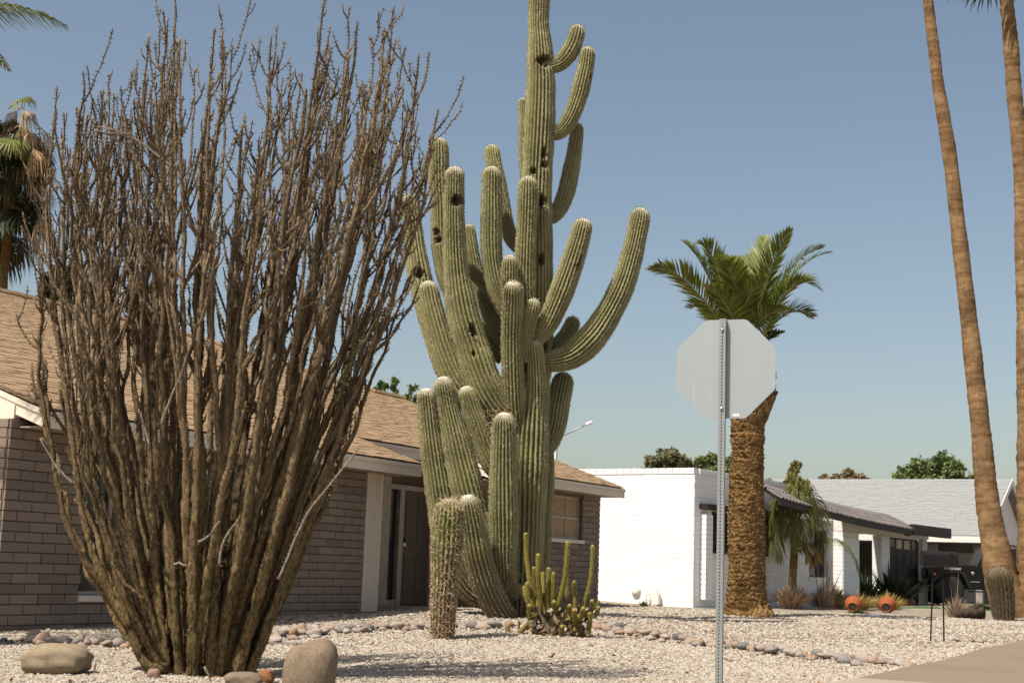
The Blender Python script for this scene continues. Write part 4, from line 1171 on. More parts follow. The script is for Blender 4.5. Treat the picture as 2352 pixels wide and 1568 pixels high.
# ------------------------------------------------------------------ ocotillo
def ocotillo():
    b = G(458, 1548); Y0 = b[1]
    root = thing('ocotillo', 'huge leafless ocotillo, a vase of thorny grey-brown canes at the left', 'ocotillo', b)
    ou = np.array([60, 110, 150, 225, 270, 310, 380, 430, 490, 540, 590, 650, 690, 740, 790, 870, 895, 930, 965, 1000])
    ov = np.array([560, 240, 215, 150, 100, 10, -40, 0, 20, 60, 50, 20, 80, -40, -10, -30, -20, 90, 110, 150])
    m_per = F / Y0
    def wig(n, amp):
        t = np.linspace(0, 1, n)
        return amp * sum(rng.normal(0, 1, 3)[None] * np.sin(2 * np.pi * (t * f + rng.uniform(0, 1)))[:, None] / f ** .7 for f in (1.3, 2.7, 5.1, 9.5))
    def thorns(tb, path, r, dens):
        n = int(np.linalg.norm(np.diff(path, axis=0), axis=1).sum() * dens)
        if n < 2: return
        i = rng.integers(0, len(path) - 1, n); T, N, B = frames(path)
        an = rng.uniform(0, 6.28, n)[:, None]; d = np.cos(an) * N[i] + np.sin(an) * B[i]
        p = path[i] + d * r[i][:, None] * .9; ln = rng.uniform(.014, .034, n)[:, None]
        sd = unit(np.cross(d, T[i])) * .003
        tip = p + unit(d + T[i] * rng.uniform(.0, .6, n)[:, None]) * ln
        tb.add(np.stack([p - T[i] * .004, p + T[i] * .004, tip], 1).reshape(-1, 3), np.arange(3 * n).reshape(-1, 3))
        tb.add(np.stack([p - sd, p + sd, tip], 1).reshape(-1, 3), np.arange(3 * n).reshape(-1, 3))
    def grow(mb, tb, path, r, level):
        """a cane with forks and twigs"""
        s = 11 if level == 0 else 6
        n = len(path)
        rr = r * (1 + .16 * np.sin(np.arange(n) * rng.uniform(.5, .8) + rng.uniform(0, 6)) * rng.uniform(.4, 1, n))
        tube(mb, path, rr, s, jit=.10 if level == 0 else .15, ridge=.17 if level == 0 else .1)
        thorns(tb, path, r, 100)
        T = unit(np.gradient(path, axis=0))
        if level < 2 and mb is not None:      # short stubs along the upper cane
            for _ in range(int(n * (.075 if level == 0 else .06))):
                i = int(rng.uniform(.3 if level == 0 else .1, .99) * (n - 1))
                d = unit(T[i] * rng.uniform(.5, 1.1) + unit(np.cross(T[i], rng.normal(0, 1, 3))) * .8 + np.array([0, 0, .25])); q_ = rng.uniform(.04, .17)
                pts = np.array([path[i], path[i] + d * q_ * .5, path[i] + unit(d + T[i] * .5) * q_]) + 0
                tube(mb, pts, [min(.009, r[i] * .8), .007, .0045], 5, jit=.15)
        nb = (rng.integers(2, 6) if level == 0 else rng.integers(0, 3)) if level < 2 else 0
        for _ in range(nb):
            f = rng.uniform(.45, .97) if level == 0 else rng.uniform(.25, .95)
            i = int(f * (n - 1)); t = T[i]
            lat = unit(np.cross(t, rng.normal(0, 1, 3)))
            ang = rng.uniform(.35, .95)
            d = unit(t * math.cos(ang) + lat * math.sin(ang))
            ln = (rng.uniform(.3, .95) if level == 0 else rng.uniform(.08, .36)) * (1.25 - .6 * f if level == 0 else 1)
            m = max(5, int(ln / .03)); q = np.linspace(0, 1, m)[:, None]
            upv = unit(t + np.array([0, 0, .8]))
            pth = path[i] + ln * (d * (q - .36 * q ** 2) + upv * .5 * q ** 2) + wig(m, .008) * q
            r0 = min(r[i] * .85, .018 if level == 0 else .011)
            rb = np.linspace(r0, max(.0058, r0 * .5), m)
            grow(mb, tb, pth, rb, level + 1)
    def cane(bu, bdy, tu, tv, tdy, k, r0, name='cane', rt_=.009, level=0, mats=m_cane, forks=True):
        B_ = P(bu, 1548, Y0 + bdy); B_[2] = gz(B_[0], B_[1]) - .03
        T_ = P(tu, tv, Y0 + tdy)
        Ln = np.linalg.norm(T_ - B_); n = int(Ln / .03)
        h = np.linspace(0, 1, n)[:, None]
        hor = 1 - (1 - h) ** k
        path = B_ + np.concatenate([(T_ - B_)[None, :2] * hor, (T_[2] - B_[2]) * h], 1)
        path = path + wig(n, .024) * np.minimum(1, h * 4)
        r = r0 * (1 - .68 * h[:, 0] ** .75); r = np.maximum(r * (1 - h[:, 0] ** 6 * .5), rt_ * .7)
        r *= 1 + .35 * np.exp(-h[:, 0] * 18)
        mb, tb = MB(), MB()
        grow(mb, tb, path, r, level)
        for _ in range(rng.integers(0, 3) if forks else 0):      # forks low down: nearly equal limbs
            h0 = rng.uniform(.08, .55); i0 = int(h0 * (n - 1))
            off = np.array([rng.normal(0, .16), rng.normal(0, .22), rng.uniform(-.9, .05)]) * (1 - h0 * .4)
            q = np.clip((h - h0) / (1 - h0), 0, 1)
            p2 = path + off * (q ** 1.15) + wig(n, .03) * np.minimum(1, q * 4)
            p2 = p2[i0:]; r2 = r[i0:] * np.clip(.62 + .28 * rng.uniform(), 0, 1)
            grow(mb, tb, p2, r2, 0)
        o = part(name, mb, mats, root)
        part('thorns', tb, m_thorn, o, kind='stuff')
        return path
    N_ = 54
    for i in range(N_):
        s = (i + rng.uniform(.1, .9)) / N_ * 2 - 1            # -1 left .. 1 right
        edge = abs(s)
        tu = 550 + s * 410 if s > 0 else 550 + s * 385
        tu += rng.normal(0, 14)
        top = np.interp(tu, ou, ov)
        tv = top + abs(rng.normal(0, 1)) * (110 if edge < .8 else 70) + (rng.uniform(60, 330) if rng.uniform() < .38 else 0)
        if s < -.85 and rng.uniform() < .5: tv += 120
        dep = math.sqrt(max(0, 1 - edge ** 2)) * .9
        tdy = rng.uniform(-1, 1) * (dep + .25)
        bu = 455 + s * 84 + rng.normal(0, 16); bdy = tdy * .26 + rng.normal(0, .06)
        k = 1.18 + (1.0 * edge if s < 0 else .22 * edge) + rng.uniform(-.06, .12)
        cane(bu, bdy, tu, tv, tdy, k, rng.uniform(.030, .045))
    # outlying canes of the silhouette
    for a in ((560, .0, 1000, 250, -.3, 1.25, .034), (565, .1, 975, 120, .2, 1.2, .036), (562, -.1, 955, 420, -.4, 1.2, .032), (566, .05, 935, 640, .1, 1.15, .03), (560, .1, 890, 700, -.2, 1.12, .03), (570, -.1, 990, 330, .3, 1.22, .03),
              (565, 0, 905, 95, .3, 1.2, .036), (555, .2, 845, 800, .0, 1.05, .026),
              (372, -.1, 92, 600, -.2, 2.3, .034), (375, .1, 128, 200, .2, 2.3, .038), (370, 0, 155, 330, -.3, 2.2, .036), (365, -.15, 105, 560, .1, 2.6, .03), (360, .1, 140, 480, .3, 2.3, .034)):
        cane(*a, forks=False)
    # the stray cane low at the left, leaving the ground away from the rest
    def stray(pts, dy, r0, r1, name='cane', level=2, m_=m_cane):
        path = spline([P(u, v, Y0 + dy) for u, v in pts], .03); path = path + wig(len(path), .004)
        mb, tb = MB(), MB(); grow(mb, tb, path, np.linspace(r0, r1, len(path)), level)
        o = part(name, mb, m_, root); part('thorns', tb, m_thorn, o, kind='stuff')
    stray([(385, 1535), (335, 1522), (300, 1440), (275, 1340), (240, 1210), (215, 1090), (195, 950), (170, 800), (150, 700)], -.3, .045, .014, level=1)
    stray([(300, 1440), (240, 1330), (205, 1240), (180, 1130), (165, 1000), (140, 820), (110, 690)], -.32, .034, .012, level=1)
    stray([(330, 1375), (285, 1335), (255, 1290)], -.5, .016, .010)
    for pts in ([(176, 1112), (150, 1090), (120, 1060), (95, 1005)], [(640, 1330), (700, 1190), (760, 1110), (824, 1030)], [(370, 975), (390, 920), (415, 860), (440, 785)], [(395, 385), (340, 340), (290, 310), (225, 290)], [(300, 310), (245, 305), (215, 300)],
                [(345, 1030), (332, 980), (318, 940)], [(500, 1300), (520, 1230), (548, 1190)], [(455, 1245), (480, 1230), (505, 1195)], [(400, 1295), (440, 1297)], [(470, 1530), (478, 1548), (486, 1565)]):
        stray(pts, -.95, .011, .006, 'dead_twig', 2, m_dead_cane)
    # the few leaves on canes at the right
    mb = MB()
    for (u0, v0, u1, v1, n) in ((770, 925, 832, 775, 150), (705, 1200, 780, 1090, 14), (850, 760, 905, 690, 40)):
        for i in range(n):
            t = rng.uniform(); p = P(u0 + (u1 - u0) * t + rng.normal(0, 5), v0 + (v1 - v0) * t + rng.normal(0, 5), Y0 - .35 + rng.normal(0, .05))
            d = unit(rng.normal(0, 1, 3)) * .016; e = unit(np.cross(d, rng.normal(0, 1, 3))) * .008
            mb.add([p - d, p + e, p + d, p - e], np.array([[0, 1, 2, 3]]))
    part('leaves', mb, m_oleaf, root, kind='stuff')
ocotillo()

# ------------------------------------------------------------------ stones
def stone_mesh(name, m, seed, sub=10, rough=.12, blocky=0.):
    r = np.random.default_rng(seed)
    th = np.linspace(0, np.pi, sub); ph = np.arange(sub * 2 - 4) * 2 * np.pi / (sub * 2 - 4); w = len(ph)
    D = np.stack([np.sin(th)[:, None] * np.cos(ph), np.sin(th)[:, None] * np.sin(ph), np.cos(th)[:, None] * np.ones(w)], -1)
    R_ = np.ones(D.shape[:2])
    for _ in range(7):
        k = unit(r.normal(0, 1, 3)); R_ += rough * r.normal(0, .5) * np.cos(3.2 * (D @ k) + r.uniform(0, 6)) + .16 * rough * r.normal(0, 1) * np.cos(11 * (D @ unit(r.normal(0, 1, 3))) + r.uniform(0, 6))
    if blocky: R_ = R_ * ((np.abs(D) ** 3.2).sum(-1) ** (-1 / 3.2) * blocky + 1 - blocky)
    V = (D * R_[..., None]).reshape(-1, 3)
    i = np.arange(sub - 1)[:, None] * w; j = np.arange(w)[None]; q = np.stack([i + j, i + w + j, i + w + (j + 1) % w, i + (j + 1) % w], -1).reshape(-1, 4)
    mb = MB(); mb.add(V, q, 0, True)
    return mb.mesh(name, [m])

def cobbles():
    path = [(-60, 1474), (60, 1478), (150, 1482), (260, 1486), (380, 1488), (480, 1486), (580, 1472), (680, 1462), (780, 1452), (880, 1446), (980, 1444), (1080, 1442), (1170, 1441), (1260, 1440), (1360, 1440), (1430, 1450), (1500, 1466), (1600, 1478), (1700, 1492), (1800, 1504), (1900, 1514), (1980, 1524), (2050, 1533)]
    pw = spline([G(u, v) for u, v in path], .05)
    L_ = np.concatenate([[0], np.cumsum(np.linalg.norm(np.diff(pw, axis=0), axis=1))])
    root = thing('cobble_border', 'winding border of rounded river cobbles crossing the gravel yard', 'stone border', pw[len(pw) // 2])
    mes = [stone_mesh('cobble', m_cobble, s, 7, .26) for s in range(14)]
    T = unit(np.gradient(pw, axis=0))
    n = 0
    for t in np.arange(0, L_[-1], L_[-1] / 298):
        i = int(np.interp(t, L_, np.arange(len(pw))))
        lat = np.array([T[i][1], -T[i][0], 0])
        near = np.clip((15 - pw[i][1]) / 3, 0, 1)
        o = rng.uniform(-.30, .30)
        p = pw[i] + lat * o
        s = rng.uniform(.038, .074) * (1.3 if rng.uniform() < .15 else 1)
        p[2] = gz(p[0], p[1]) + s * .28 + .035 * (1 - abs(o) / .3)
        Mw = Matrix.Translation(p) @ Matrix.Rotation(rng.uniform(0, 6.3), 4, 'Z') @ Matrix.Rotation(rng.normal(0, .25), 4, 'X') @ Matrix.Diagonal((s * rng.uniform(1, 1.5), s * rng.uniform(.8, 1.1), s * rng.uniform(.55, .85), 1))
        piece('cobble', mes[n % 14], root, Mw); n += 1
    # boulders: things of their own
    def boulder(u, v, sx, sy, sz, seed, label, name='boulder', rz=0, m=m_boulder, sink=.25, cat='boulder'):
        p = G(u, v); me = stone_mesh(name, m, seed, 30, .06, .75)
        o = bpy.data.objects.new(name, me); COL.objects.link(o)
        o.location = (p[0], p[1], p[2] + sz * (1 - sink)); o.rotation_euler = (0, 0, rz); o.scale = (sx, sy, sz)
        tag(o, label, cat)
    boulder(128, 1546, .265, .2, .125, 41, 'pale flat boulder lying in the gravel left of the ocotillo', sink=.15, m=mat('pale_boulder_stone', (.34, .275, .185), (.25, .19, .12), scale=7, bump=.7, bscale=22, dist=.025, wear=((.22, .14, .07), 5, .64)))
    boulder(712, 1580, .195, .18, .25, 91, 'upright rounded boulder streaked by shade right of the ocotillo', sink=.55)
    boulder(555, 1575, .14, .11, .06, 63, 'low dark stone at the right foot of the ocotillo', sink=.2)
    boulder(610, 1568, .07, .06, .055, 64, 'small rust-coloured stone beside the upright boulder', m=mat('rusty_stone', (.33, .15, .06), bump=.6, bscale=40, dist=.02), sink=.1)
    boulder(352, 1556, .05, .04, .04, 65, 'small reddish stone just left of the ocotillo base', m=mat('red_stone', (.30, .19, .15), bump=.4))
cobbles()

def litter():
    mb = MB(); n = 420
    y = 9.8 + 13 * rng.uniform(0, 1, n) ** 1.3; x = rng.uniform(-1, 1, n) * (.36 * y + .3)
    for i in range(n):
        if on_walk(x[i], y[i]) and rng.uniform() < .8: continue
        c = np.array([x[i], y[i], float(gz(x[i], y[i])) + rng.uniform(.02, .035)])
        a = rng.uniform(0, 6.28); d = np.array([math.cos(a), math.sin(a), rng.normal(0, .35)]) * rng.uniform(.02, .05); e = unit(np.cross(d, [0, 0, 1.])) * rng.uniform(.006, .018) + np.array([0, 0, rng.normal(0, .006)])
        mb.add([c - d, c + e, c + d, c - e], np.array([[0, 1, 2, 3]]))
    tag(part('leaf_litter', mb, mat_isl('litter', [(0, (.10, .06, .03)), (.6, (.24, .14, .06)), (1, (.36, .27, .17))], bump=0)), kind='stuff')
litter()

# ------------------------------------------------------------------ stop sign seen from behind
def stop_sign():
    Y = 10.9
    top = P(1661, 733, Y)
    x0, y0 = top[0], Y
    yaw = R(-19)
    ex = np.array([math.cos(yaw), math.sin(yaw), 0]); ey = np.array([-math.sin(yaw), math.cos(yaw), 0]); ez = np.array([0, 0, 1.])
    zb = float(gz(x0, y0)) - .03; zt = top[2]
    root = thing('stop_sign', 'octagonal traffic sign seen from its bare metal back on a perforated post', 'traffic sign', (x0, y0, zb))
    lean = -.0
    a = .0508 / 2
    mb = MB()
    pitch = .0254
    n = int((zt - zb) / pitch)
    o8 = np.arange(8) * np.pi / 4
    sq = np.array([[1, 0], [1, 1], [0, 1], [-1, 1], [-1, 0], [-1, -1], [0, -1], [1, -1]], float)
    oc = np.stack([np.cos(o8), np.sin(o8)], -1) * .0066
    for face in range(4):
        an = face * np.pi / 2
        nrm = -ey * math.cos(an) + ex * math.sin(an); tan = ex * math.cos(an) + ey * math.sin(an)
        hp = sq * [a, pitch / 2]
        zc = zt - pitch * (np.arange(n) + .5)
        ctr = np.array([x0, y0, 0]) + nrm * a + zc[:, None] * ez
        Vo = ctr[:, None] + hp[None, :, :1] * tan + hp[None, :, 1:] * ez
        Vi = ctr[:, None] + oc[None, :, :1] * tan + oc[None, :, 1:] * ez
        Vd = Vi - nrm * .004
        V = np.concatenate([Vo, Vi, Vd], 1).reshape(-1, 3)
        j = np.arange(8); k = (j + 1) % 8
        q = np.concatenate([np.stack([j, k, k + 8, j + 8], -1), np.stack([j + 8, k + 8, k + 16, j + 16], -1)])
        mb.add(V, (q[None] + np.arange(n)[:, None, None] * 24).reshape(-1, 4))
    part('post', mb, m_galv, root)
    # octagon plate fixed on the far side of the post
    ap = .381
    cz = zt - .385
    c = np.array([x0, y0, cz]) + ey * (a + .004) + ex * .018
    an = np.arange(8) * np.pi / 4 + np.pi / 8; rad = ap / math.cos(np.pi / 8)
    pts = []
    for t in an:   # rounded corners
        for d in (-.045, 0, .045): pts.append(c + ex * math.cos(t + d) * rad * (1 - abs(d) * .12) + ez * math.sin(t + d) * rad * (1 - abs(d) * .12))
    mb = MB(); mb.slab(pts, ey * .003); part('sign_panel', mb, m_sheet, root)
    mb = MB(); mb.slab([p + ey * .0042 for p in pts], ey * .001); part('sign_face', mb, m_red, root)
    for dz in (-.085, -.70):
        mb = MB(); q = np.array([x0, y0, zt + dz]) - ey * a
        lathe(mb, q, [(.012, 0), (.012, .006), (.009, .014), (0, .015)], -ey, 8); part('bolt', mb, m_bolt, root)
    mb = MB(); q = c + ex * .085 - ez * (ap - .02); mb.box(q - ey * .0012, (.05, .0016, .018), np.stack([ex, ey, ez], 1)); part('sticker', mb, m_label, root)
stop_sign()

# ------------------------------------------------------------------ mailbox
def mailbox():
    a, b = G(2140, 1474), G(2165, 1474)
    Y = (a[1] + b[1]) / 2
    root = thing('mailbox', 'black metal mailbox on two thin posts near the pavement', 'mailbox', (a + b) / 2)
    s = Y / F
    top = P(2157, 1265, Y)[2]; bot = P(2157, 1300, Y)[2]
    xl, xr = P(2118, 1280, Y)[0], P(2197, 1280, Y)[0]
    prof = []
    w = .17
    hgt = top - bot
    for t in np.linspace(0, np.pi, 13): prof.append((math.cos(t) * w / 2, top - w / 2 * .8 + math.sin(t) * w / 2 * .8))
    prof += [(-w / 2, bot), (w / 2, bot)]
    mb = MB(); mb.slab([np.array([xl, Y + y, z]) for y, z in prof], (xr - xl, 0, 0)); part('box', mb, m_mail, root)
    mb = MB(); mb.slab([np.array([xl - .012, Y + y * 1.04, z if z > bot + .001 else z - .002]) for y, z in prof], (.01, 0, 0)); part('lid', mb, m_mail, root)
    mb = MB(); mb.box((xr - .12, Y - w / 2 - .006, bot + .12), (.015, .008, .12)); mb.box((xr - .10, Y - w / 2 - .006, bot + .17), (.05, .008, .03)); part('flag', mb, m_plastic, root)
    for g, u in ((a, 2143), (b, 2166)):
        mb = MB(); t = P(u, 1300, Y); mb.slab([np.array([g[0] - .009, Y - .009, g[2] - .05]), np.array([g[0] + .009, Y - .009, g[2] - .05]), np.array([g[0] + .009, Y + .009, g[2] - .05]), np.array([g[0] - .009, Y + .009, g[2] - .05])], (t[0] - g[0], 0, t[2] - g[2] + .045)); part('leg', mb, m_mail, root)
    for v in (1328, 1342):
        mb = MB(); p = [P(u, v + 4 * math.cos((u - 2143) / 23 * 3.14), Y) for u in np.linspace(2142, 2165, 8)]; tube(mb, p, .004, 5); part('scroll', mb, m_mail, root)
mailbox()

# ------------------------------------------------------------------ palms
def leafblades(mb, base, dirs, lens, widths, droop=.25, mat=0, normal=None):
    """narrow two-segment blades"""
    base = np.asarray(base); d = unit(dirs); n = len(base)
    side = np.cross(d, normal if normal is not None else np.array([0, 0, 1.])); side = unit(side) * np.asarray(widths)[:, None]
    lens = np.asarray(lens)[:, None]
    mid = base + d * lens * .5 - np.array([0, 0, 1.]) * lens * droop * .2
    tip = base + d * lens - np.array([0, 0, 1.]) * lens * droop
    V = np.stack([base - side * .35, base + side * .35, mid + side * .5, mid - side * .5, tip], 1).reshape(-1, 3)
    k = np.arange(n)[:, None] * 5
    mb.add(V, [np.concatenate([k + np.array([[0, 1, 2, 3]])]), np.concatenate([k + np.array([[3, 2, 4]])])], mat)

def frond(parent, ctrl, leaf_len, nleaf, m_leaf, droop=.2, vee=.45, width=.028, name='frond', tw=0., rach=.016, label=None):
    path = spline(ctrl, .06); n = len(path)
    T = unit(np.gradient(path, axis=0))
    L_ = np.concatenate([[0], np.cumsum(np.linalg.norm(np.diff(path, axis=0), axis=1))])
    side = unit(np.cross(T, np.array([0, 0, 1.]) + np.array([.001, .05, 0])))
    upn = unit(np.cross(side, T))
    if tw:
        side, upn = side * math.cos(tw) + upn * math.sin(tw), upn * math.cos(tw) - side * math.sin(tw)
    mb = MB()
    tube(mb, path, np.linspace(rach, rach * .2, n), 5, mat=1)
    t = np.linspace(.12, .995, nleaf)
    i = np.clip((t * (n - 1)).astype(int), 0, n - 1)
    ll = leaf_len * np.clip(np.sin(np.pi * (t * .86 + .13)) ** .6, .15, 1)
    for sgn in (-1, 1):
        ang = (1.05 - .55 * t)[:, None] + rng.normal(0, .06, (nleaf, 1))
        v_ = vee + rng.normal(0, .14, (nleaf, 1))
        d = T[i] * np.cos(ang) + (side[i] * sgn * np.cos(v_) + upn[i] * np.sin(v_)) * np.sin(ang)
        leafblades(mb, path[i], d, ll * rng.uniform(.85, 1.1, nleaf), np.full(nleaf, width), droop, 0, upn[i])
    return part(name, mb, [m_leaf, m_rachis], parent, label=label)

def date_palm():
    b = G(1718, 1414); Y = b[1]
    root = thing('date_palm', 'stout date palm with a cropped green crown behind the traffic sign', 'palm tree', b)
    s = Y / F
    rows = [(1419, 1718, 62), (1405, 1718, 57), (1385, 1716, 47), (1350, 1715, 42.5), (1300, 1715, 41), (1240, 1714, 40.5), (1170, 1714, 40), (1110, 1714, 38), (1060, 1716, 37), (1030, 1717, 35), (1010, 1717, 38), (975, 1718, 37), (940, 1724, 45), (905, 1726, 53), (840, 1718, 50), (795, 1713, 44), (770, 1711, 30)]
    ctrl = np.array([[*P(u, v, Y), r * s] for v, u, r in rows])
    c = spline(ctrl, .03); path, r = c[:, :3], c[:, 3]; n = len(path)
    S = 88; T, N, B = frames(path); a = np.arange(S) * 2 * np.pi / S
    L_ = np.concatenate([[0], np.cumsum(np.linalg.norm(np.diff(path, axis=0), axis=1))])
    # overlapping leaf scars in two sets of spirals, ragged towards the ground
    A_, Z_ = np.meshgrid(a, L_)
    row = Z_ / .115; ph = (A_ / (2 * np.pi) * 17 + .5 * np.floor(row)) % 1; fr = row % 1
    scale = (1 - np.abs(ph - .5) * 2) ** .5 * (.35 + .65 * fr)
    amp = .030 * (.7 + .5 * np.clip(1 - Z_ / 1.4, 0, 1)) * (1 - .55 * np.exp(-((Z_ - 2.75) / .55) ** 2))
    rad = r[:, None] + amp * (scale - .5) + .010 * rng.standard_normal((n, S))
    rad += .03 * np.sin(3 * A_ + Z_ * 2.0) * np.exp(-Z_ * 3.5)
    V = path[:, None] + rad[..., None] * (np.cos(A_)[..., None] * N[:, None] + np.sin(A_)[..., None] * B[:, None])
    i = np.arange(n - 1)[:, None] * S; j = np.arange(S)[None]; k = (j + 1) % S
    mb = MB(); mb.add(V.reshape(-1, 3), [np.stack([i + j, i + k, i + k + S, i + j + S], -1).reshape(-1, 4), np.arange(S) + (n - 1) * S], 0, False)
    trunk = part('trunk', mb, m_datetrunk, root)
    # scales left by old leaves, row upon row
    sc_ = MB(); sc_.add(np.array([[-.5, 0, -.5], [.5, 0, -.5], [.62, .35, .15], [-.62, .35, .15], [-.34, 1, .5], [.34, 1, .5], [-.3, 0, .42], [.3, 0, .42]], float),
                       [np.array([[0, 1, 2, 3], [3, 2, 5, 4], [4, 5, 7, 6]]), np.array([[0, 3, 6], [3, 4, 6], [1, 7, 2], [2, 7, 5]])]); sme = sc_.mesh('leaf_scar', [m_scale])
    items = []
    rowz = np.arange(.12, path[-1][2] - b[2] - 1.05, .082)
    for ri, zz in enumerate(rowz):
        ii = int(np.argmin(np.abs(path[:, 2] - b[2] - zz)))
        m_ = 17
        for q in range(m_):
            an = (q + .5 * (ri % 2) + rng.uniform(-.16, .16)) / m_ * 6.2832
            d = np.array([math.cos(an), math.sin(an), 0]); sd = unit(np.cross([0, 0, 1.], d))
            wd = 6.2832 * r[ii] / m_ * rng.uniform(.85, 1.2); hh = rng.uniform(.085, .13); th = rng.uniform(.028, .062)
            tl = rng.normal(0, .12); z_ = np.array([0, 0, 1.]) + sd * tl
            c_ = path[ii] + d * (r[ii] - .025) + np.array([0, 0, rng.uniform(-.014, .014)])
            items.append((d[1], c_, np.stack([sd * wd, d * th, unit(z_) * hh], 1)))
    items.sort(key=lambda q: q[0])
    V0 = np.vstack(sc_.v)
    rest = MB()
    for n__, (_, c_, Rm) in enumerate(items):
        if n__ < 300:
            Mw = Matrix.Identity(4)
            for x in range(3):
                for y in range(3): Mw[x][y] = Rm[x, y]
                Mw[x][3] = c_[x]
            piece('leaf_scar', sme, root, Mw)
        else:
            rest.add(V0 @ Rm.T + c_, [f for f, _, _ in sc_.f])
    part('leaf_scars', rest, m_scale, root, kind='stuff')
    # cut leaf bases round the head and a ring below
    me_ = MB(); me_.add(np.array([[-.5, -.5, 0], [.5, -.5, 0], [.5, .5, 0], [-.5, .5, 0], [-.33, -.4, 1], [.33, -.4, 1], [.33, .25, 1], [-.33, .25, 1]], float), np.array([[0, 3, 2, 1], [4, 5, 6, 7], [0, 1, 5, 4], [1, 2, 6, 5], [2, 3, 7, 6], [3, 0, 4, 7]]))
    me = me_.mesh('leaf_base', [m_boot])
    cnt = 0
    for lo, hi, m_, out in ((.0, 1., 150, .5),):
        for q in range(m_):
            v = (975 - 175 * (q / m_)) if out == .5 else 1040 - 70 * (q / m_)
            ii = int(np.argmin(np.abs(path[:, 2] - P(1718, v, Y)[2])))
            an = q * 2.39996
            d = np.array([math.cos(an), math.sin(an), 0]); up_ = unit(d * out * 1.3 + np.array([0, 0, 1.]))
            sd = unit(np.cross([0, 0, 1.], d)); nn = np.cross(sd, up_)
            c_ = path[ii] + d * (r[ii] * .90)
            Rm = np.stack([sd * .13 * rng.uniform(.7, 1.3), nn * .07, up_ * rng.uniform(.11, .21)], 1)
            Mw = Matrix.Identity(4)
            for x in range(3):
                for y in range(3): Mw[x][y] = Rm[x, y]
                Mw[x][3] = c_[x]
            piece('leaf_base', me, root, Mw)
    cv = lambda x, y: ((2500 + .5422 * x) / 1.7415, (850 + .5422 * y) / 1.7415)
    FR = [([(740, 900), (640, 720), (430, 490), (300, 425), (180, 408)], -.2, -.9, 1), ([(760, 860), (680, 620), (570, 390), (490, 270), (430, 213)], .1, .5, 1), ([(790, 850), (720, 560), (650, 340), (600, 250), (535, 225)], -.1, -.4, 1),
          ([(845, 860), (835, 690), (800, 520), (755, 400), (705, 350)], -.3, -1.4, 1), ([(830, 860), (830, 640), (800, 430), (770, 325)], .2, 1.0, 1), ([(865, 860), (900, 660), (890, 470), (878, 325)], .3, 1.3, 1),
          ([(890, 860), (940, 620), (1000, 360), (1035, 175)], .2, .9, 1), ([(920, 880), (1000, 660), (1090, 380), (1160, 230), (1228, 110)], -.2, -.7, 1), ([(930, 880), (1080, 620), (1240, 400), (1360, 290), (1475, 250)], .3, 1.1, .8),
          ([(940, 890), (1100, 620), (1260, 440), (1400, 330), (1530, 290)], .1, .4, .8), ([(960, 900), (1090, 680), (1230, 540), (1350, 500), (1445, 570)], .0, -.2, 1), ([(990, 960), (1070, 780), (1180, 600), (1300, 510), (1410, 550)], -.3, -1.1, .9),
          ([(1000, 960), (1080, 840), (1210, 740), (1300, 730), (1390, 772)], .0, .3, .9), ([(990, 960), (1050, 930), (1100, 900), (1160, 880)], .0, .2, .5), ([(720, 930), (650, 800), (560, 690), (465, 705)], .2, .9, .8),
          ([(860, 880), (860, 740), (950, 560), (1010, 470)], -.3, -1.2, .8), ([(820, 880), (790, 760), (700, 620), (610, 540)], -.3, -1.0, .9), ([(880, 880), (910, 760), (830, 600), (850, 480)], .3, .9, .8), ([(900, 900), (1010, 780), (1130, 720), (1200, 700)], -.3, -1.1, .7),
          ([(770, 900), (690, 790), (620, 760), (560, 720)], .3, 1.3, .7), ([(870, 880), (940, 720), (1060, 560), (1150, 460)], .3, 1.2, .8)]
    for pts, y0, y1, sc in FR:
        n_ = len(pts)
        ctrl = [P(*cv(x, y), Y + y0 + (y1 - y0) * i_ / (n_ - 1)) for i_, (x, y) in enumerate(pts)]
        frond(root, ctrl, .56 * sc, 105, m_frond, droop=.06, vee=.32, width=.040, tw=rng.normal(0, .22), rach=.022)
date_palm()

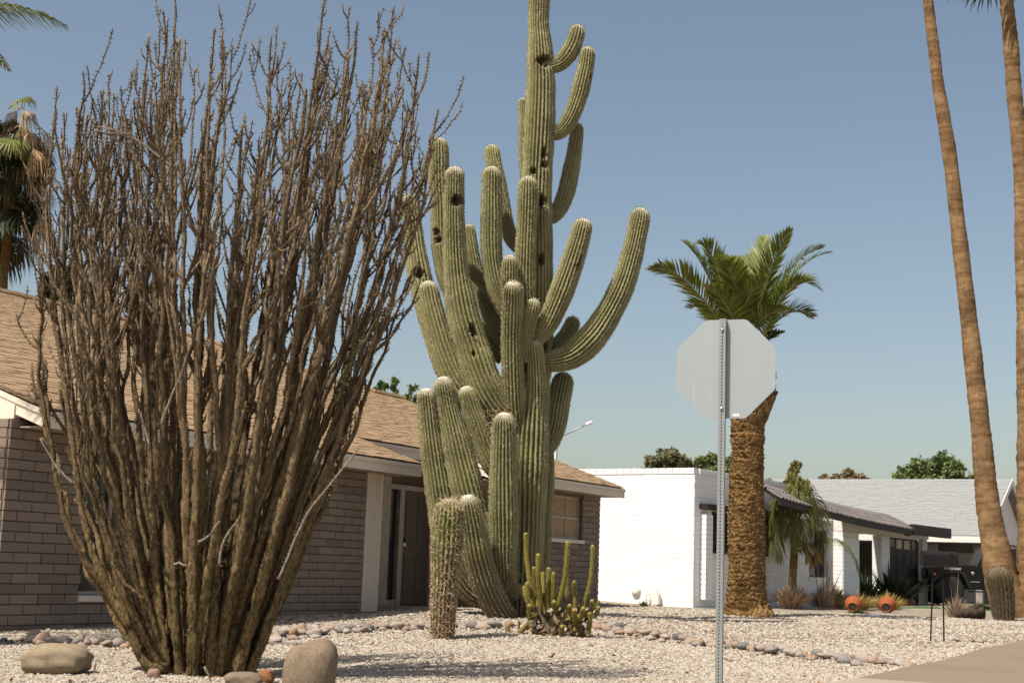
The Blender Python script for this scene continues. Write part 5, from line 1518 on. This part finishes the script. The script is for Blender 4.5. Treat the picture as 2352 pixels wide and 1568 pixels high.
def queen_palm():
    b = G(1818, 1397); Y = b[1] + .0
    root = thing('queen_palm', 'small drooping queen palm growing before the white house', 'palm tree', b)
    mb = MB()
    for u0, u1 in ((1818, 1822), (1822, 1828)):
        p = spline([P(u0, 1390, Y), P(u0 + 1, 1320, Y), P(u1, 1250, Y), P(1825, 1170, Y)], .05); tube(mb, p, np.linspace(.10, .05, len(p)), 9, jit=.05)
    part('trunk', mb, m_datetrunk, root)
    for pts, dy, m_, ll in (([(1824, 1200), (1822, 1130), (1826, 1085), (1838, 1068)], .1, m_queen, .4), ([(1824, 1200), (1802, 1130), (1780, 1150), (1767, 1230)], -.3, m_queen, .5), ([(1824, 1210), (1795, 1140), (1772, 1190), (1765, 1270)], .2, m_queen, .5), ([(1824, 1200), (1845, 1115), (1868, 1140), (1876, 1220)], -.4, m_queen, .5),
                            ([(1824, 1200), (1850, 1130), (1880, 1170), (1872, 1260)], .2, m_queen, .55), ([(1824, 1200), (1815, 1110), (1806, 1150), (1800, 1240)], -.6, m_queen, .5), ([(1824, 1200), (1836, 1110), (1846, 1150), (1850, 1250)], -.7, m_queen, .5), ([(1824, 1200), (1826, 1120), (1826, 1180), (1828, 1270)], -.9, m_queen, .5),
                            ([(1824, 1210), (1800, 1160), (1785, 1220), (1790, 1290)], -.4, m_queen, .5), ([(1824, 1200), (1860, 1150), (1890, 1200), (1885, 1290)], -.1, m_queen, .5), ([(1826, 1260), (1850, 1245), (1872, 1255), (1880, 1285)], -.3, m_yellowfrond, .35), ([(1826, 1262), (1845, 1262), (1865, 1275), (1866, 1296)], -.1, m_yellowfrond, .3),
                            ([(1830, 1270), (1880, 1240), (1930, 1240), (1962, 1275), (1975, 1325)], -.2, m_queen, .32), ([(1826, 1260), (1838, 1240), (1852, 1262), (1858, 1292)], -.5, m_yellowfrond, .3)):
        n_ = len(pts); frond(root, [P(u, v, Y + dy * i / (n_ - 1)) for i, (u, v) in enumerate(pts)], ll, 60, m_, droop=.75, vee=.1, width=.026, tw=rng.normal(0, .4), rach=.012)
queen_palm()

def fan_leaf(parent, base, tipdir, R_, m_, pet=.8, nseg=34, droop=.35, spread=2.5, name='fan_leaf'):
    """palmate leaf: petiole, then a disc of pleated blades"""
    d = unit(tipdir); mb = MB()
    hub = np.asarray(base) + d * pet
    tube(mb, [base, np.asarray(base) + d * pet * .5 + np.array([0, 0, .03]), hub], [.022, .016, .012], 5, mat=1)
    side = unit(np.cross(d, np.array([0, 0, 1.]) + rng.normal(0, .2, 3))); nrm = np.cross(side, d)
    t = np.linspace(-spread / 2, spread / 2, nseg) + rng.normal(0, .015, nseg)
    dd = np.cos(t)[:, None] * d + np.sin(t)[:, None] * side + nrm * .12 * (np.arange(nseg)[:, None] % 2 - .5)
    ln = R_ * (.8 + .2 * np.cos(t)) * rng.uniform(.9, 1.08, nseg)
    w = R_ * .085
    base_ = np.repeat(hub[None], nseg, 0) + dd * .03
    sd = unit(np.cross(dd, nrm)) * w
    g = np.array([0, 0, -1.])
    mid = base_ + dd * ln[:, None] * .6 + g * ln[:, None] * droop * .12
    end = base_ + dd * ln[:, None] * .88 + g * ln[:, None] * droop * .55
    tip = end + unit(dd * .35 + g * droop * 2.0) * ln[:, None] * .26
    V = np.stack([base_ - sd * .08, base_ + sd * .08, mid + sd * .5, mid - sd * .5, end + sd * .22, end - sd * .22, tip], 1).reshape(-1, 3)
    k = np.arange(nseg)[:, None] * 7
    mb.add(V, [k + np.array([[0, 1, 2, 3]]), k + np.array([[3, 2, 4, 5]]), k + np.array([[5, 4, 6]])], 0)
    return part(name, mb, [m_, m_rachis if m_ is not m_thatch else m_thatch], parent)

def fan_trunk(root, ctrl, jit=.02, m_=None, rings=.35):
    c = spline(ctrl, .06); path, r = c[:, :3], c[:, 3].copy()
    L_ = np.concatenate([[0], np.cumsum(np.linalg.norm(np.diff(path, axis=0), axis=1))])
    edge = (L_ / rings + .35 * np.sin(L_ * 1.7)) % 1
    hi = np.clip((L_ / L_[-1] - .5) * 3, .25, 1)
    r *= 1 + .085 * hi * (.5 - edge) + .03 * np.sin(L_ * 2.3) + .02 * np.sin(L_ * 5.1)
    mb = MB(); tube(mb, path, r, 20, jit=jit)
    part('trunk', mb, m_ or m_fantrunk, root)
    return path

def tall_palms():
    b = G(2330, 1418); Y = b[1]; s = Y / F
    root = thing('fan_palm', 'tall leaning fan palm trunk curving up to the left at the right side', 'palm tree', b, 'tall fan palms at the right edge')
    rows = [(2345, 1428, 46), (2322, 1395, 43), (2300, 1330, 37), (2285, 1250, 32), (2271, 1170, 27), (2262, 1090, 24), (2252, 980, 22.5), (2240, 870, 21), (2226, 740, 20), (2212, 620, 18.5), (2198, 500, 17.5), (2183, 370, 16.5), (2164, 250, 15.5), (2154, 190, 14.5), (2146, 120, 13.5), (2136, 40, 12.5), (2127, -40, 12), (2116, -140, 12), (2104, -260, 11.5)]
    p1 = fan_trunk(root, np.array([[*P(u, v, Y), r * s] for u, v, r in rows]))
    for q in range(26):
        an = rng.uniform(0, 6.28); el = rng.uniform(-.7, 1.1)
        fan_leaf(root, p1[-1], (math.cos(an) * math.cos(el), math.sin(an) * math.cos(el), math.sin(el)), .8, m_fan if el > -.3 else m_thatch, pet=.9, nseg=18)
    b = G(2372, 1420); Y = b[1]; s = Y / F
    root = thing('fan_palm', 'straight fan palm trunk cut by the right edge of the picture', 'palm tree', b, 'tall fan palms at the right edge')
    rows = [(2395, 1430, 52), (2388, 1390, 47), (2380, 1300, 42), (2376, 1150, 38), (2369, 1000, 32), (2364, 850, 28), (2360, 720, 25), (2355, 600, 23), (2350, 450, 20.5), (2342, 330, 18.5), (2330, 220, 18), (2324, 130, 18), (2318, 60, 16.5), (2312, 0, 15.5), (2306, -60, 15)]
    p2 = fan_trunk(root, np.array([[*P(u, v, Y), r * s] for u, v, r in rows]), jit=.03)
    for q in range(46):
        an = rng.uniform(0, 6.28); el = rng.uniform(-.35, 1.2) if q < 26 else rng.uniform(-1.5, -1.1)
        fan_leaf(root, p2[-1] + np.array([0, 0, .15 if q >= 26 else .5]), (math.cos(an) * math.cos(el), math.sin(an) * math.cos(el), math.sin(el)), .85 if q < 26 else .35, m_fan if q < 26 else m_thatch, pet=.95 if q < 26 else .15, nseg=18)
tall_palms()

def left_palm():
    Y = 33.
    t0 = P(8, 700, Y); b = np.array([t0[0], Y, float(gz(t0[0], Y))])
    root = thing('fan_palm', 'shaggy fan palm with tan dead leaves rising behind the roof at the left', 'palm tree', b)
    s = Y / F
    top = P(0, 300, Y)
    ctrl = np.array([[b[0] - .15, Y, b[2], .26], [b[0] - .05, Y, b[2] + 3, .22], [*P(8, 640, Y), 10.5 * s], [*P(20, 500, Y), 12 * s], [*P(20, 380, Y), 13 * s], [*top, 11 * s]])
    fan_trunk(root, ctrl, m_=m_datetrunk, rings=.2)
    def at(u, v, dy=0): return P(u, v, Y + dy)
    hub = at(5, 330)
    for q in range(30):
        an = rng.uniform(0, 6.28); el = rng.uniform(-.25, .9)
        d = np.array([math.cos(an) * math.cos(el), math.sin(an) * math.cos(el), math.sin(el)])
        fan_leaf(root, hub - np.array([0, 0, .2]), d, rng.uniform(.65, .85), m_fan, pet=rng.uniform(.4, .75), nseg=30, droop=.7)
    for q in range(46):      # lower skirt, dark green, hanging
        an = rng.uniform(0, 6.28); z = rng.uniform(0, 1)
        d = np.array([math.cos(an), math.sin(an), -.25 - 1.0 * z * rng.uniform(.3, 1)])
        fan_leaf(root, at(14, 350 + 165 * z), d, rng.uniform(.5, .8), m_fan, pet=rng.uniform(.35, .8), nseg=22, droop=rng.uniform(.5, 1.0), spread=rng.uniform(2.0, 2.9))
    for u, v, dx, dz in ((70, 265, .8, -.5), (85, 285, .9, -.9), (100, 300, 1, -1.2), (75, 300, .5, -1.4), (95, 420, 1, -.9), (60, 290, .2, -1.2), (40, 255, -.4, -.3), (105, 440, .8, -1.4)):
        for r_ in range(3):
            fan_leaf(root, at(u - 25 * dx + rng.uniform(-10, 10), v + rng.uniform(-25, 45), -.5 + rng.uniform(-.2, .6)), (dx, -.3 + rng.uniform(-.5, .5), dz), rng.uniform(.35, .6), m_thatch, pet=rng.uniform(.1, .4), nseg=13, droop=1.5, spread=1.5)
    fan_leaf(root, at(30, 310, -.9), (.25, -.8, -.55), .55, m_fan_light, pet=.35, nseg=34, droop=.5, spread=3.3)
    fan_leaf(root, at(20, 250, -.6), (.75, -.4, .35), .55, m_fan_light, pet=.3, nseg=30, droop=.8, spread=2.4)
    fan_leaf(root, at(-20, 560, -.6), (.2, -.5, -.9), .5, m_fan_light, pet=.3, nseg=24, droop=.8, spread=2.2)
left_palm()

def edge_palm():
    Y = 13.5
    b2 = P(-330, 900, Y)
    b = np.array([b2[0], Y, float(gz(b2[0], Y))])
    root = thing('date_palm', 'feathery palm frond reaching into the top left corner', 'palm tree', b)
    hub = P(-330, 40, Y)
    ctrl = np.array([[b[0], Y, b[2], .24], [b[0], Y, b[2] + 2.5, .2], [hub[0], Y, hub[2], .19]])
    fan_trunk(root, ctrl, m_=m_datetrunk, rings=.15)
    frond(root, [hub, P(-230, -20, Y), P(-100, 5, Y - .1), P(20, 15, Y - .15), P(100, 32, Y - .2), P(158, 62, Y - .2)], .42, 150, m_frond, droop=.45, vee=.1, width=.017, rach=.014)
    for q in range(16):
        an = q / 16 * 6.28 + .3; el = rng.uniform(.0, .9)
        if math.cos(an) > .55: continue
        d = np.array([math.cos(an) * math.cos(el), math.sin(an) * math.cos(el), math.sin(el)])
        frond(root, [hub, hub + d * .8, hub + d * 1.5 - np.array([0, 0, .15]), hub + d * 2.1 - np.array([0, 0, .6])], .3, 60, m_frond, droop=.25, vee=.2, width=.02)
edge_palm()

# ------------------------------------------------------------------ background trees
def tree(name, label, blobs, Y, m_, n, leaf, base_u=None, group=None, trunk_r=.16, cat='tree', stick=.0):
    """blobs: (u, v, ru, rv) clumps of the crown as seen, given depth; filled with leaf-sized faces"""
    blobs = [tuple(b) for b in blobs]
    cu = base_u if base_u is not None else np.mean([b[0] for b in blobs])
    q = P(cu, 1300, Y); base = np.array([q[0], Y, float(gz(q[0], Y))])
    root = thing(name, label, cat, base, group)
    s = Y / F
    mb = MB(); cr = MB()
    area = sum(b[2] * b[3] for b in blobs)
    lowest = max(b[1] + b[3] for b in blobs)
    fork = P(cu, lowest, Y); fork[2] = max(base[2] + .6, min(fork[2], base[2] + 2.5))
    tube(mb, spline([base - np.array([0, 0, .1]), (base + fork) / 2 + rng.normal(0, .05, 3), fork], .2), trunk_r, 8, jit=.06)
    for (u, v, ru, rv) in blobs:
        c = P(u, v, Y + rng.uniform(-.4, .4) * ru * s)
        p = spline([fork, (fork + c) / 2 + rng.normal(0, .15, 3) * ru * s, c], .2)
        tube(mb, p, np.linspace(trunk_r * .6, .025, len(p)), 6)
        k = max(30, int(n * ru * rv / area))
        # leaf sprays: points along radiating twigs, thinning outwards
        nt_ = max(8, k // 26)
        dirs = unit(rng.normal(0, 1, (nt_, 3))); rad = rng.uniform(.55, 1.12, nt_)
        tips = c + dirs * rad[:, None] * np.array([ru * s, ru * s, rv * s])
        for tp in tips[::3]:
            tube(mb, [c, (c + tp) / 2 + rng.normal(0, .03, 3), tp], [.02, .012, .005], 4)
        ti = rng.integers(0, nt_, k); f = rng.uniform(.35, 1.03, k) ** .7
        pos = c + (tips[ti] - c) * f[:, None] + rng.normal(0, 1, (k, 3)) * np.minimum(ru, rv) * s * .13
        d = unit(rng.normal(0, 1, (k, 3))) ; e = unit(np.cross(d, rng.normal(0, 1, (k, 3))))
        L_ = (leaf * rng.uniform(.6, 1.3, k))[:, None]
        V = np.stack([pos - d * L_, pos + e * L_ * .5, pos + d * L_, pos - e * L_ * .5], 1).reshape(-1, 3)
        cr.add(V, np.arange(4 * k).reshape(-1, 4))
    part('trunk', mb, m_bark, root)
    part('crown', cr, m_, root)

tree('olive_tree', 'grey-green tree top showing over the white parapet', [(1505, 1062, 22, 18), (1535, 1052, 26, 22), (1565, 1064, 26, 16), (1590, 1070, 16, 12), (1530, 1085, 60, 16)], 58, m_leaf_olive, 11000, .105)
tree('olive_tree', 'darker round tree top just left of the palm trunk over the white parapet', [(1615, 1062, 20, 14), (1640, 1058, 24, 16), (1670, 1065, 20, 15), (1640, 1080, 40, 14)], 56, m_leaf_green, 9000, .10)
tree('cypress_tree', 'narrow yellow-green tree top rising behind the small queen palm', [(1825, 1078, 12, 16), (1832, 1066, 8, 10), (1820, 1098, 15, 16), (1838, 1112, 20, 16), (1842, 1130, 28, 12), (1800, 1118, 16, 7), (1768, 1105, 12, 6)], 48, m_leaf_yellow, 4500, .085)
tree('brown_tree', 'brownish tree behind the white roof, left of the large green tree', [(1895, 1110, 16, 18), (1925, 1108, 20, 18), (1948, 1100, 20, 20), (1975, 1108, 18, 18), (1996, 1116, 13, 16), (1940, 1125, 55, 14)], 70, m_leaf_brown, 13000, .12)
tree('ash_tree', 'large green tree standing behind the far white shingle roof', [(2075, 1100, 24, 28), (2105, 1085, 24, 30), (2140, 1078, 26, 30), (2165, 1068, 26, 30), (2190, 1085, 26, 30), (2215, 1112, 24, 22), (2140, 1115, 80, 22), (2060, 1120, 18, 14)], 66, m_leaf_green, 17000, .12)
tree('ash_tree', 'dense tree between the two tall palm trunks at the right', [(2325, 1135, 16, 22), (2320, 1165, 18, 24), (2340, 1185, 24, 26), (2350, 1150, 20, 22)], 60, m_leaf_green, 8000, .11)
tree('pine_tree', 'dark evergreen behind the tan roof at the far left', [(110, 665, 24, 36), (145, 650, 28, 46), (170, 680, 34, 40), (210, 690, 40, 40), (140, 710, 50, 26)], 48, m_leaf_dark, 7000, .13)
tree('pine_tree', 'dark evergreen seen through the ocotillo canes over the tan roof', [(320, 700, 26, 40), (345, 690, 26, 46), (365, 720, 34, 40), (330, 745, 50, 26)], 50, m_leaf_dark, 6000, .13)
tree('leafy_tree', 'fresh green leafy sprigs poking up behind the tan ridge', [(867, 892, 10, 9), (884, 888, 12, 6), (906, 880, 10, 14), (908, 902, 8, 9), (949, 888, 11, 8), (942, 912, 12, 10), (958, 915, 9, 9), (874, 880, 7, 4)], 44, m_leaf_fresh, 420, .11, trunk_r=.1)

# ------------------------------------------------------------------ street lamp arm beyond the roof
def street_lamp():
    Y = 46.; p = P(1277, 1010, Y); base = np.array([p[0], Y, float(gz(p[0], Y))])
    root = thing('street_lamp', 'thin street lamp arm slanting up beyond the tan roof', 'street lamp', base)
    mb = MB(); tube(mb, [base, P(1277, 1006, Y)], [.09, .055], 8); part('pole', mb, m_galv, root)
    mb = MB(); tube(mb, [P(1276, 1008, Y), P(1330, 982, Y), P(1346, 975, Y)], [.032, .026, .024], 7); part('arm', mb, m_galv, root)
    mb = MB(); a, b_ = P(1345, 975.5, Y), P(1361, 968.5, Y); tube(mb, [a, (a * .7 + b_ * .3), b_], [.04, .06, .045], 8); part('lamp_head', mb, m_label, root)
street_lamp()

# ------------------------------------------------------------------ pots and planting by the white house
def blades(name, label, cat, u, v, n, hgt, spread, m_, width=.02, group=None, dy=0, curve=.3, upright=0., parent_off=None):
    b = G(u, v); b = np.array([b[0], b[1] + dy, b[2]])
    mb = MB()
    for i in range(n):
        an = rng.uniform(0, 6.28); rad = rng.uniform(0, 1) ** .6
        p = b + np.array([math.cos(an) * spread * .35 * rad, math.sin(an) * spread * .35 * rad, -.02])
        out = np.array([math.cos(an), math.sin(an), 0]) * spread * rad * (.6 - upright * .4)
        h_ = hgt * rng.uniform(.55, 1.05) * (1 - .3 * rad)
        k = 5; t = np.linspace(0, 1, k)[:, None]
        path = p + out * (t * .5 + t ** 2 * .8) + np.array([0, 0, 1.]) * h_ * (t - curve * rad * t ** 2.5) + rng.normal(0, .012, 3) * t
        sd = unit(np.cross(out + rng.normal(0, .01, 3), [0, 0, 1.])) if rng.uniform() < .5 else np.array([1., 0, 0])
        w = width * (1 - t ** 1.6) * rng.uniform(.7, 1.2) + .002
        V = np.concatenate([path - sd * w, path + sd * w]); j = np.arange(k - 1)
        mb.add(V, np.stack([j, j + 1, j + 1 + k, j + k], -1))
    o = part(name, mb, m_, loc=b)
    return tag(o, label, cat, group)
blades('dry_shrub', 'dried tan shrub at the foot of the queen palm', 'shrub', 1818, 1398, 520, .85, .62, m_dry, .028)
blades('dry_shrub', 'small dry shrub just right of the queen palm shrub', 'shrub', 1850, 1392, 220, .65, .4, m_dry, .022)
blades('purple_grass', 'dark purple-brown grass clump under the narrow dark window', 'grass clump', 1884, 1394, 260, .85, .45, m_purple, .022)
blades('dry_shrub', 'wide clump of dry upright blades before the white column', 'shrub', 1912, 1396, 620, .82, .75, m_dry, .028, upright=.3)
blades('flower_stalk', 'few tall dry flower stalks rising above the dry clump', 'dry stalks', 1893, 1396, 14, 1.9, .5, m_dry, .014, upright=.2, curve=.0)
blades('yellow_grass', 'yellow grass spilling from behind the left clay pot', 'grass clump', 1978, 1402, 420, .62, .6, m_straw, .012, dy=.45)
blades('yellow_grass', 'yellow grass spilling from behind the right clay pot', 'grass clump', 2050, 1402, 420, .62, .6, m_straw, .012, dy=.45)
blades('strap_leaf_plant', 'dark strap-leaved plant in the recess left of the garage', 'plant', 2004, 1390, 110, 1.25, .8, m_strap, .05, dy=.8)
blades('strap_leaf_plant', 'big dark strap-leaved plant in front of the garage door', 'plant', 2062, 1390, 190, 1.5, 1.35, m_strap, .06, dy=.8)
blades('weed', 'low green weed under the left clay pot', 'plant', 1972, 1411, 260, .2, .42, m_weed, .014, curve=.6)
blades('dry_grass', 'sparse dry grass tuft behind the mailbox legs', 'grass clump', 2196, 1419, 150, .62, .42, m_dry, .012)
blades('flower_stalk', 'single tall pale stalk standing in the tuft behind the mailbox', 'dry stalks', 2194, 1419, 3, 1.35, .12, m_dry, .012, curve=0)
blades('weed', 'green weed on the turf strip near the palm trunk', 'plant', 2252, 1398, 220, .28, .6, m_weed, .016, curve=.6)
blades('hedge', 'low green hedge seen under the parked black car', 'hedge', 2275, 1378, 700, .3, 1.6, m_weed, .02, dy=4, curve=.4)
blades('weed', 'tiny green weed at the foot of the sunlit white wall', 'plant', 1478, 1391, 60, .22, .2, m_weed, .012, curve=.5)
blades('weed', 'single dry twig standing in the gravel near the pale boulder', 'dry stalks', 214, 1540, 3, .22, .03, m_dry, .003, curve=0)

def pot(u, v, label):
    b = G(u, v); Y = b[1]; s = Y / F
    r = 19.5 * s
    root = thing('clay_pot', label, 'flower pot', b, 'terracotta pots lying on the gravel')
    ax = unit([-.32, -.80, -.34])
    c = b + np.array([0, 0, r * .95])
    prof = [(.0, -.95), (.42, -.93), (.74, -.6), (.94, -.2), (1.0, .1), (.93, .42), (.74, .72), (.56, .88), (.60, .93), (.60, 1.0), (.47, 1.0), (.46, .86), (.6, .6), (.75, .2), (.3, -.5), (0, -.55)]
    mb = MB(); lathe(mb, c, [(a * r, h_ * r) for a, h_ in prof], ax, 28); part('body', mb, m_terra, root)
    mb = MB(); lathe(mb, c, [(0, .70 * r), (.5 * r, .72 * r), (.5 * r, .76 * r), (0, .80 * r)], ax, 18); part('soil', mb, mat('pot_soil', (.13, .12, .11), (.2, .185, .17), scale=14, bump=.5), root)
pot(1961, 1405, 'left of the two tipped terracotta pots, nearer the white column')
pot(2038, 1406, 'right of the two tipped terracotta pots, nearer the garage door')

def little_things():
    b = G(1860, 1391); s = b[1] / F
    root = thing('bird_ornament', 'small black and white bird ornament by the dry shrubs', 'garden ornament', b)
    c = b + np.array([0, 0, .14])
    mb = MB(); lathe(mb, c + np.array([-.12, 0, .02]), [(.0, 0), (.05, .03), (.075, .1), (.06, .18), (.02, .24), (0, .25)], (1, 0, .35), 12); part('body', mb, m_black, root)
    mb = MB(); lathe(mb, c + np.array([.07, 0, .06]), [(.0, 0), (.05, .02), (.06, .08), (.05, .14), (0, .17)], (.35, 0, 1), 12); part('head', mb, m_label, root)
    for x in (-.02, .03):
        mb = MB(); tube(mb, [c + np.array([x, 0, .03]), b + np.array([x, 0, 0])], .008, 5); part('leg', mb, m_black, root)
    b = G(2226, 1421)
    mb = MB(); p = spline([b + np.array([-.28, .05, .07]), b + np.array([-.1, 0, .10]), b + np.array([.12, -.02, .13]), b + np.array([.28, 0, .12])], .03); tube(mb, p, np.linspace(.07, .14, len(p)), 12, jit=.2)
    tube(mb, [b + np.array([.15, 0, .2]), b + np.array([.17, 0, .33])], [.08, .06], 8, jit=.1)
    o = part('log', mb, m_log, loc=b); tag(o, 'rough brown log lying beside the dry tuft', 'log')
    b = G(2011, 1418)
    mb = MB(); lathe(mb, b + np.array([-.13, 0, .035]), [(.0, 0), (.033, .005), (.035, .15), (.015, .2), (.015, .225), (0, .226)], (1, 0, 0), 12)
    o = part('plastic_bottle', mb, mat('pale_plastic', (.62, .68, .72), rough=.2, bump=0, spec=.6), loc=b); tag(o, 'pale empty plastic bottle dropped on the gravel', 'bottle')
    b = G(2104, 1390) + np.array([0, .6, 0])
    root = thing('flower_ornament', 'small pink garden ornament at the garage corner', 'garden ornament', b)
    mp = mat('pink_paint', (.42, .14, .17), bump=0)
    mb = MB(); lathe(mb, b, [(.0, 0), (.16, .02), (.15, .12), (.08, .2), (0, .21)], (0, 0, 1), 12); part('body', mb, mp, root)
    mb = MB(); lathe(mb, b + np.array([0, 0, .2]), [(.0, 0), (.05, .03), (.06, .08), (0, .14)], (0, 0, 1), 10); part('head', mb, mp, root)
little_things()

# ------------------------------------------------------------------ black off-road car
def offroader():
    Y = 46.5; q = P(2182.5, 1388, Y)
    o = np.array([q[0], Y, float(gz(q[0], Y)) + .035])
    root = thing('parked_car', 'black off-road car parked in the driveway, mostly hidden by palm trunks', 'car', o)
    W = 1.55
    def ext(prof, y0, y1, mb, mat=0): mb.slab([o + np.array([x, y0, z]) for x, z in prof], (0, y1 - y0, 0), mat)
    mb = MB()
    ext([(-.62, .72), (.55, .72), (.62, .50), (3.55, .50), (3.6, .72), (3.85, .75), (3.85, 1.17), (1.02, 1.19), (.95, 1.25), (-.60, 1.19), (-.66, 1.1)], .16, W - .16, mb)
    body = part('body', mb, m_jeep, root)
    mb = MB(); ext([(-.58, 1.195), (.93, 1.255), (.93, 1.29), (-.52, 1.235)], .22, W - .22, mb); part('hood', mb, m_jeep, root)
    mb = MB(); ext([(1.02, 1.20), (1.32, 1.80), (1.40, 1.86), (3.80, 1.84), (3.86, 1.2)], .2, W - .2, mb); part('hard_top', mb, m_plastic, root)
    for pr in ([(1.22, 1.26), (1.46, 1.72), (2.08, 1.74), (2.08, 1.26)], [(2.2, 1.26), (2.2, 1.74), (2.95, 1.74), (2.95, 1.26)], [(3.05, 1.28), (3.05, 1.72), (3.68, 1.7), (3.7, 1.28)]):
        mb = MB(); ext(pr, .185, .198, mb); part('side_window', mb, m_glass, root)
    mb = MB(); mb.slab([o + np.array([.985, .26, 1.24]), o + np.array([.985, W - .26, 1.24]), o + np.array([1.29, W - .26, 1.78]), o + np.array([1.29, .26, 1.78])], (-.012, 0, .006)); part('windscreen', mb, m_jeep, root)
    for x0, x1 in ((1.12, 2.12), (2.16, 2.98)):
        mb = MB(); ext([(x0, .56), (x1, .56), (x1, 1.19), (x0, 1.19)], .135, .158, mb); dr_ = part('door', mb, m_jeep, root)
        mb = MB(); ext([(x1 - .2, 1.06), (x1 - .06, 1.06), (x1 - .06, 1.10), (x1 - .2, 1.10)], .105, .133, mb); part('handle', mb, m_bolt, dr_)
    # flares
    def flare(xc, y0, y1):
        mb = MB(); out = [(-.62, .66), (-.56, .9), (-.42, 1.08), (.34, 1.10), (.50, 1.0), (.70, .55)]; inn = [(.60, .55), (.42, .92), (.30, 1.03), (-.38, 1.01), (-.49, .86), (-.55, .66)]
        n = len(out)
        for i in range(n - 1):
            q = [out[i], out[i + 1], inn[n - 2 - i], inn[n - 1 - i]]; ext([(xc + x, z) for x, z in q], y0, y1, mb)
        part('fender', mb, m_plastic, root)
    for xc in (0, 2.75): flare(xc, -.04, .2); flare(xc, W - .2, W + .04)
    def wheel(xc, yc, sgn):
        c = o + np.array([xc, yc, .46])
        mb = MB(); lathe(mb, c, [(.22, -.14), (.40, -.15), (.455, -.11), (.465, 0), (.455, .11), (.40, .15), (.22, .14)], (0, sgn, 0), 36)
        for i in range(36):
            an = i / 36 * 2 * np.pi; d = np.array([math.cos(an), 0, math.sin(an)]); t = np.array([-math.sin(an), 0, math.cos(an)])
            mb.box(c + d * .463 + np.array([0, sgn * (-.07 if i % 2 else .06), 0]), (.03, .11, .045), np.stack([d, [0, 1., 0], t], 1))
        wh = part('wheel', mb, m_tyre, root)
        mb = MB(); lathe(mb, c, [(0, .10), (.10, .11), (.11, .07), (.19, .06), (.225, .135), (.232, .135), (.232, -.1), (0, -.1)], (0, sgn, 0), 24)
        for i in range(5):
            an = i / 5 * 2 * np.pi + .3; d = np.array([math.cos(an), 0, math.sin(an)]); t = np.array([-math.sin(an), 0, math.cos(an)])
            mb.box(c + d * .14 + np.array([0, sgn * .105, 0]), (.17, .03, .05), np.stack([d, [0, 1., 0], t], 1))
        part('rim', mb, m_rim, wh)
        mb = MB(); lathe(mb, c + np.array([0, sgn * .11, 0]), [(0, .03), (.05, .02), (.055, 0), (0, 0)], (0, sgn, 0), 12); part('hub_cap', mb, m_bolt, wh)
    for xc in (0, 2.75): wheel(xc, .12, -1); wheel(xc, W - .12, 1)
    mb = MB(); mb.box(o + np.array([-.78, W / 2, .64]), (.16, W * .92, .18)); part('bumper', mb, m_plastic, root)
    mb = MB(); mb.box(o + np.array([-.665, W / 2, .96]), (.03, W * .6, .36)); part('grille', mb, m_jeep, root)
    for y in (.42, W - .42):
        mb = MB(); lathe(mb, o + np.array([-.66, y, 1.0]), [(0, .05), (.08, .035), (.095, 0), (0, 0)], (-1, 0, 0), 16); part('headlight', mb, m_bolt, root)
    mb = MB(); lathe(mb, o + np.array([-.50, -.042, .97]), [(0, .012), (.045, .008), (.05, -.01), (0, -.01)], (0, -1, 0), 12); part('side_marker', mb, m_amber, root)
    mb = MB(); mb.box(o + np.array([1.25, .05, 1.33]), (.12, .16, .18)); part('mirror', mb, m_plastic, root)
    mb = MB(); ext([(.62, .42), (2.2, .42), (2.2, .47), (.62, .47)], .02, .12, mb); part('side_step', mb, m_plastic, root)
    mb = MB(); lathe(mb, o + np.array([.80, .158, 1.02]), [(0, .02), (.05, .015), (.055, 0), (0, 0)], (0, -1, 0), 14); part('fuel_badge', mb, m_bolt, root)
    mb = MB(); ext([(.72, .74), (1.02, .74), (1.02, .765), (.72, .765)], .148, .158, mb); part('badge', mb, m_bolt, root)
    fc = bpy.data.curves.new('lettering', 'FONT'); fc.body = 'RUBICON'; fc.size = .105; fc.extrude = .002; fc.space_character = 1.2; fc.shear = .15; fc.offset = .0025
    tmp = bpy.data.objects.new('text', fc); COL.objects.link(tmp)
    bpy.context.view_layer.update()
    me = bpy.data.meshes.new_from_object(tmp.evaluated_get(bpy.context.evaluated_depsgraph_get()))
    bpy.data.objects.remove(tmp); me.materials.clear(); me.materials.append(m_decal)
    fo = bpy.data.objects.new('lettering', me); COL.objects.link(fo); fo.parent = root
    fo.location = np.array([-.13, .212, 1.12]) ; fo.rotation_euler = (R(90), 0, 0); fo.scale = (1.0, .9, 1)
    fo.location[1] = .155
    return o
offroader()
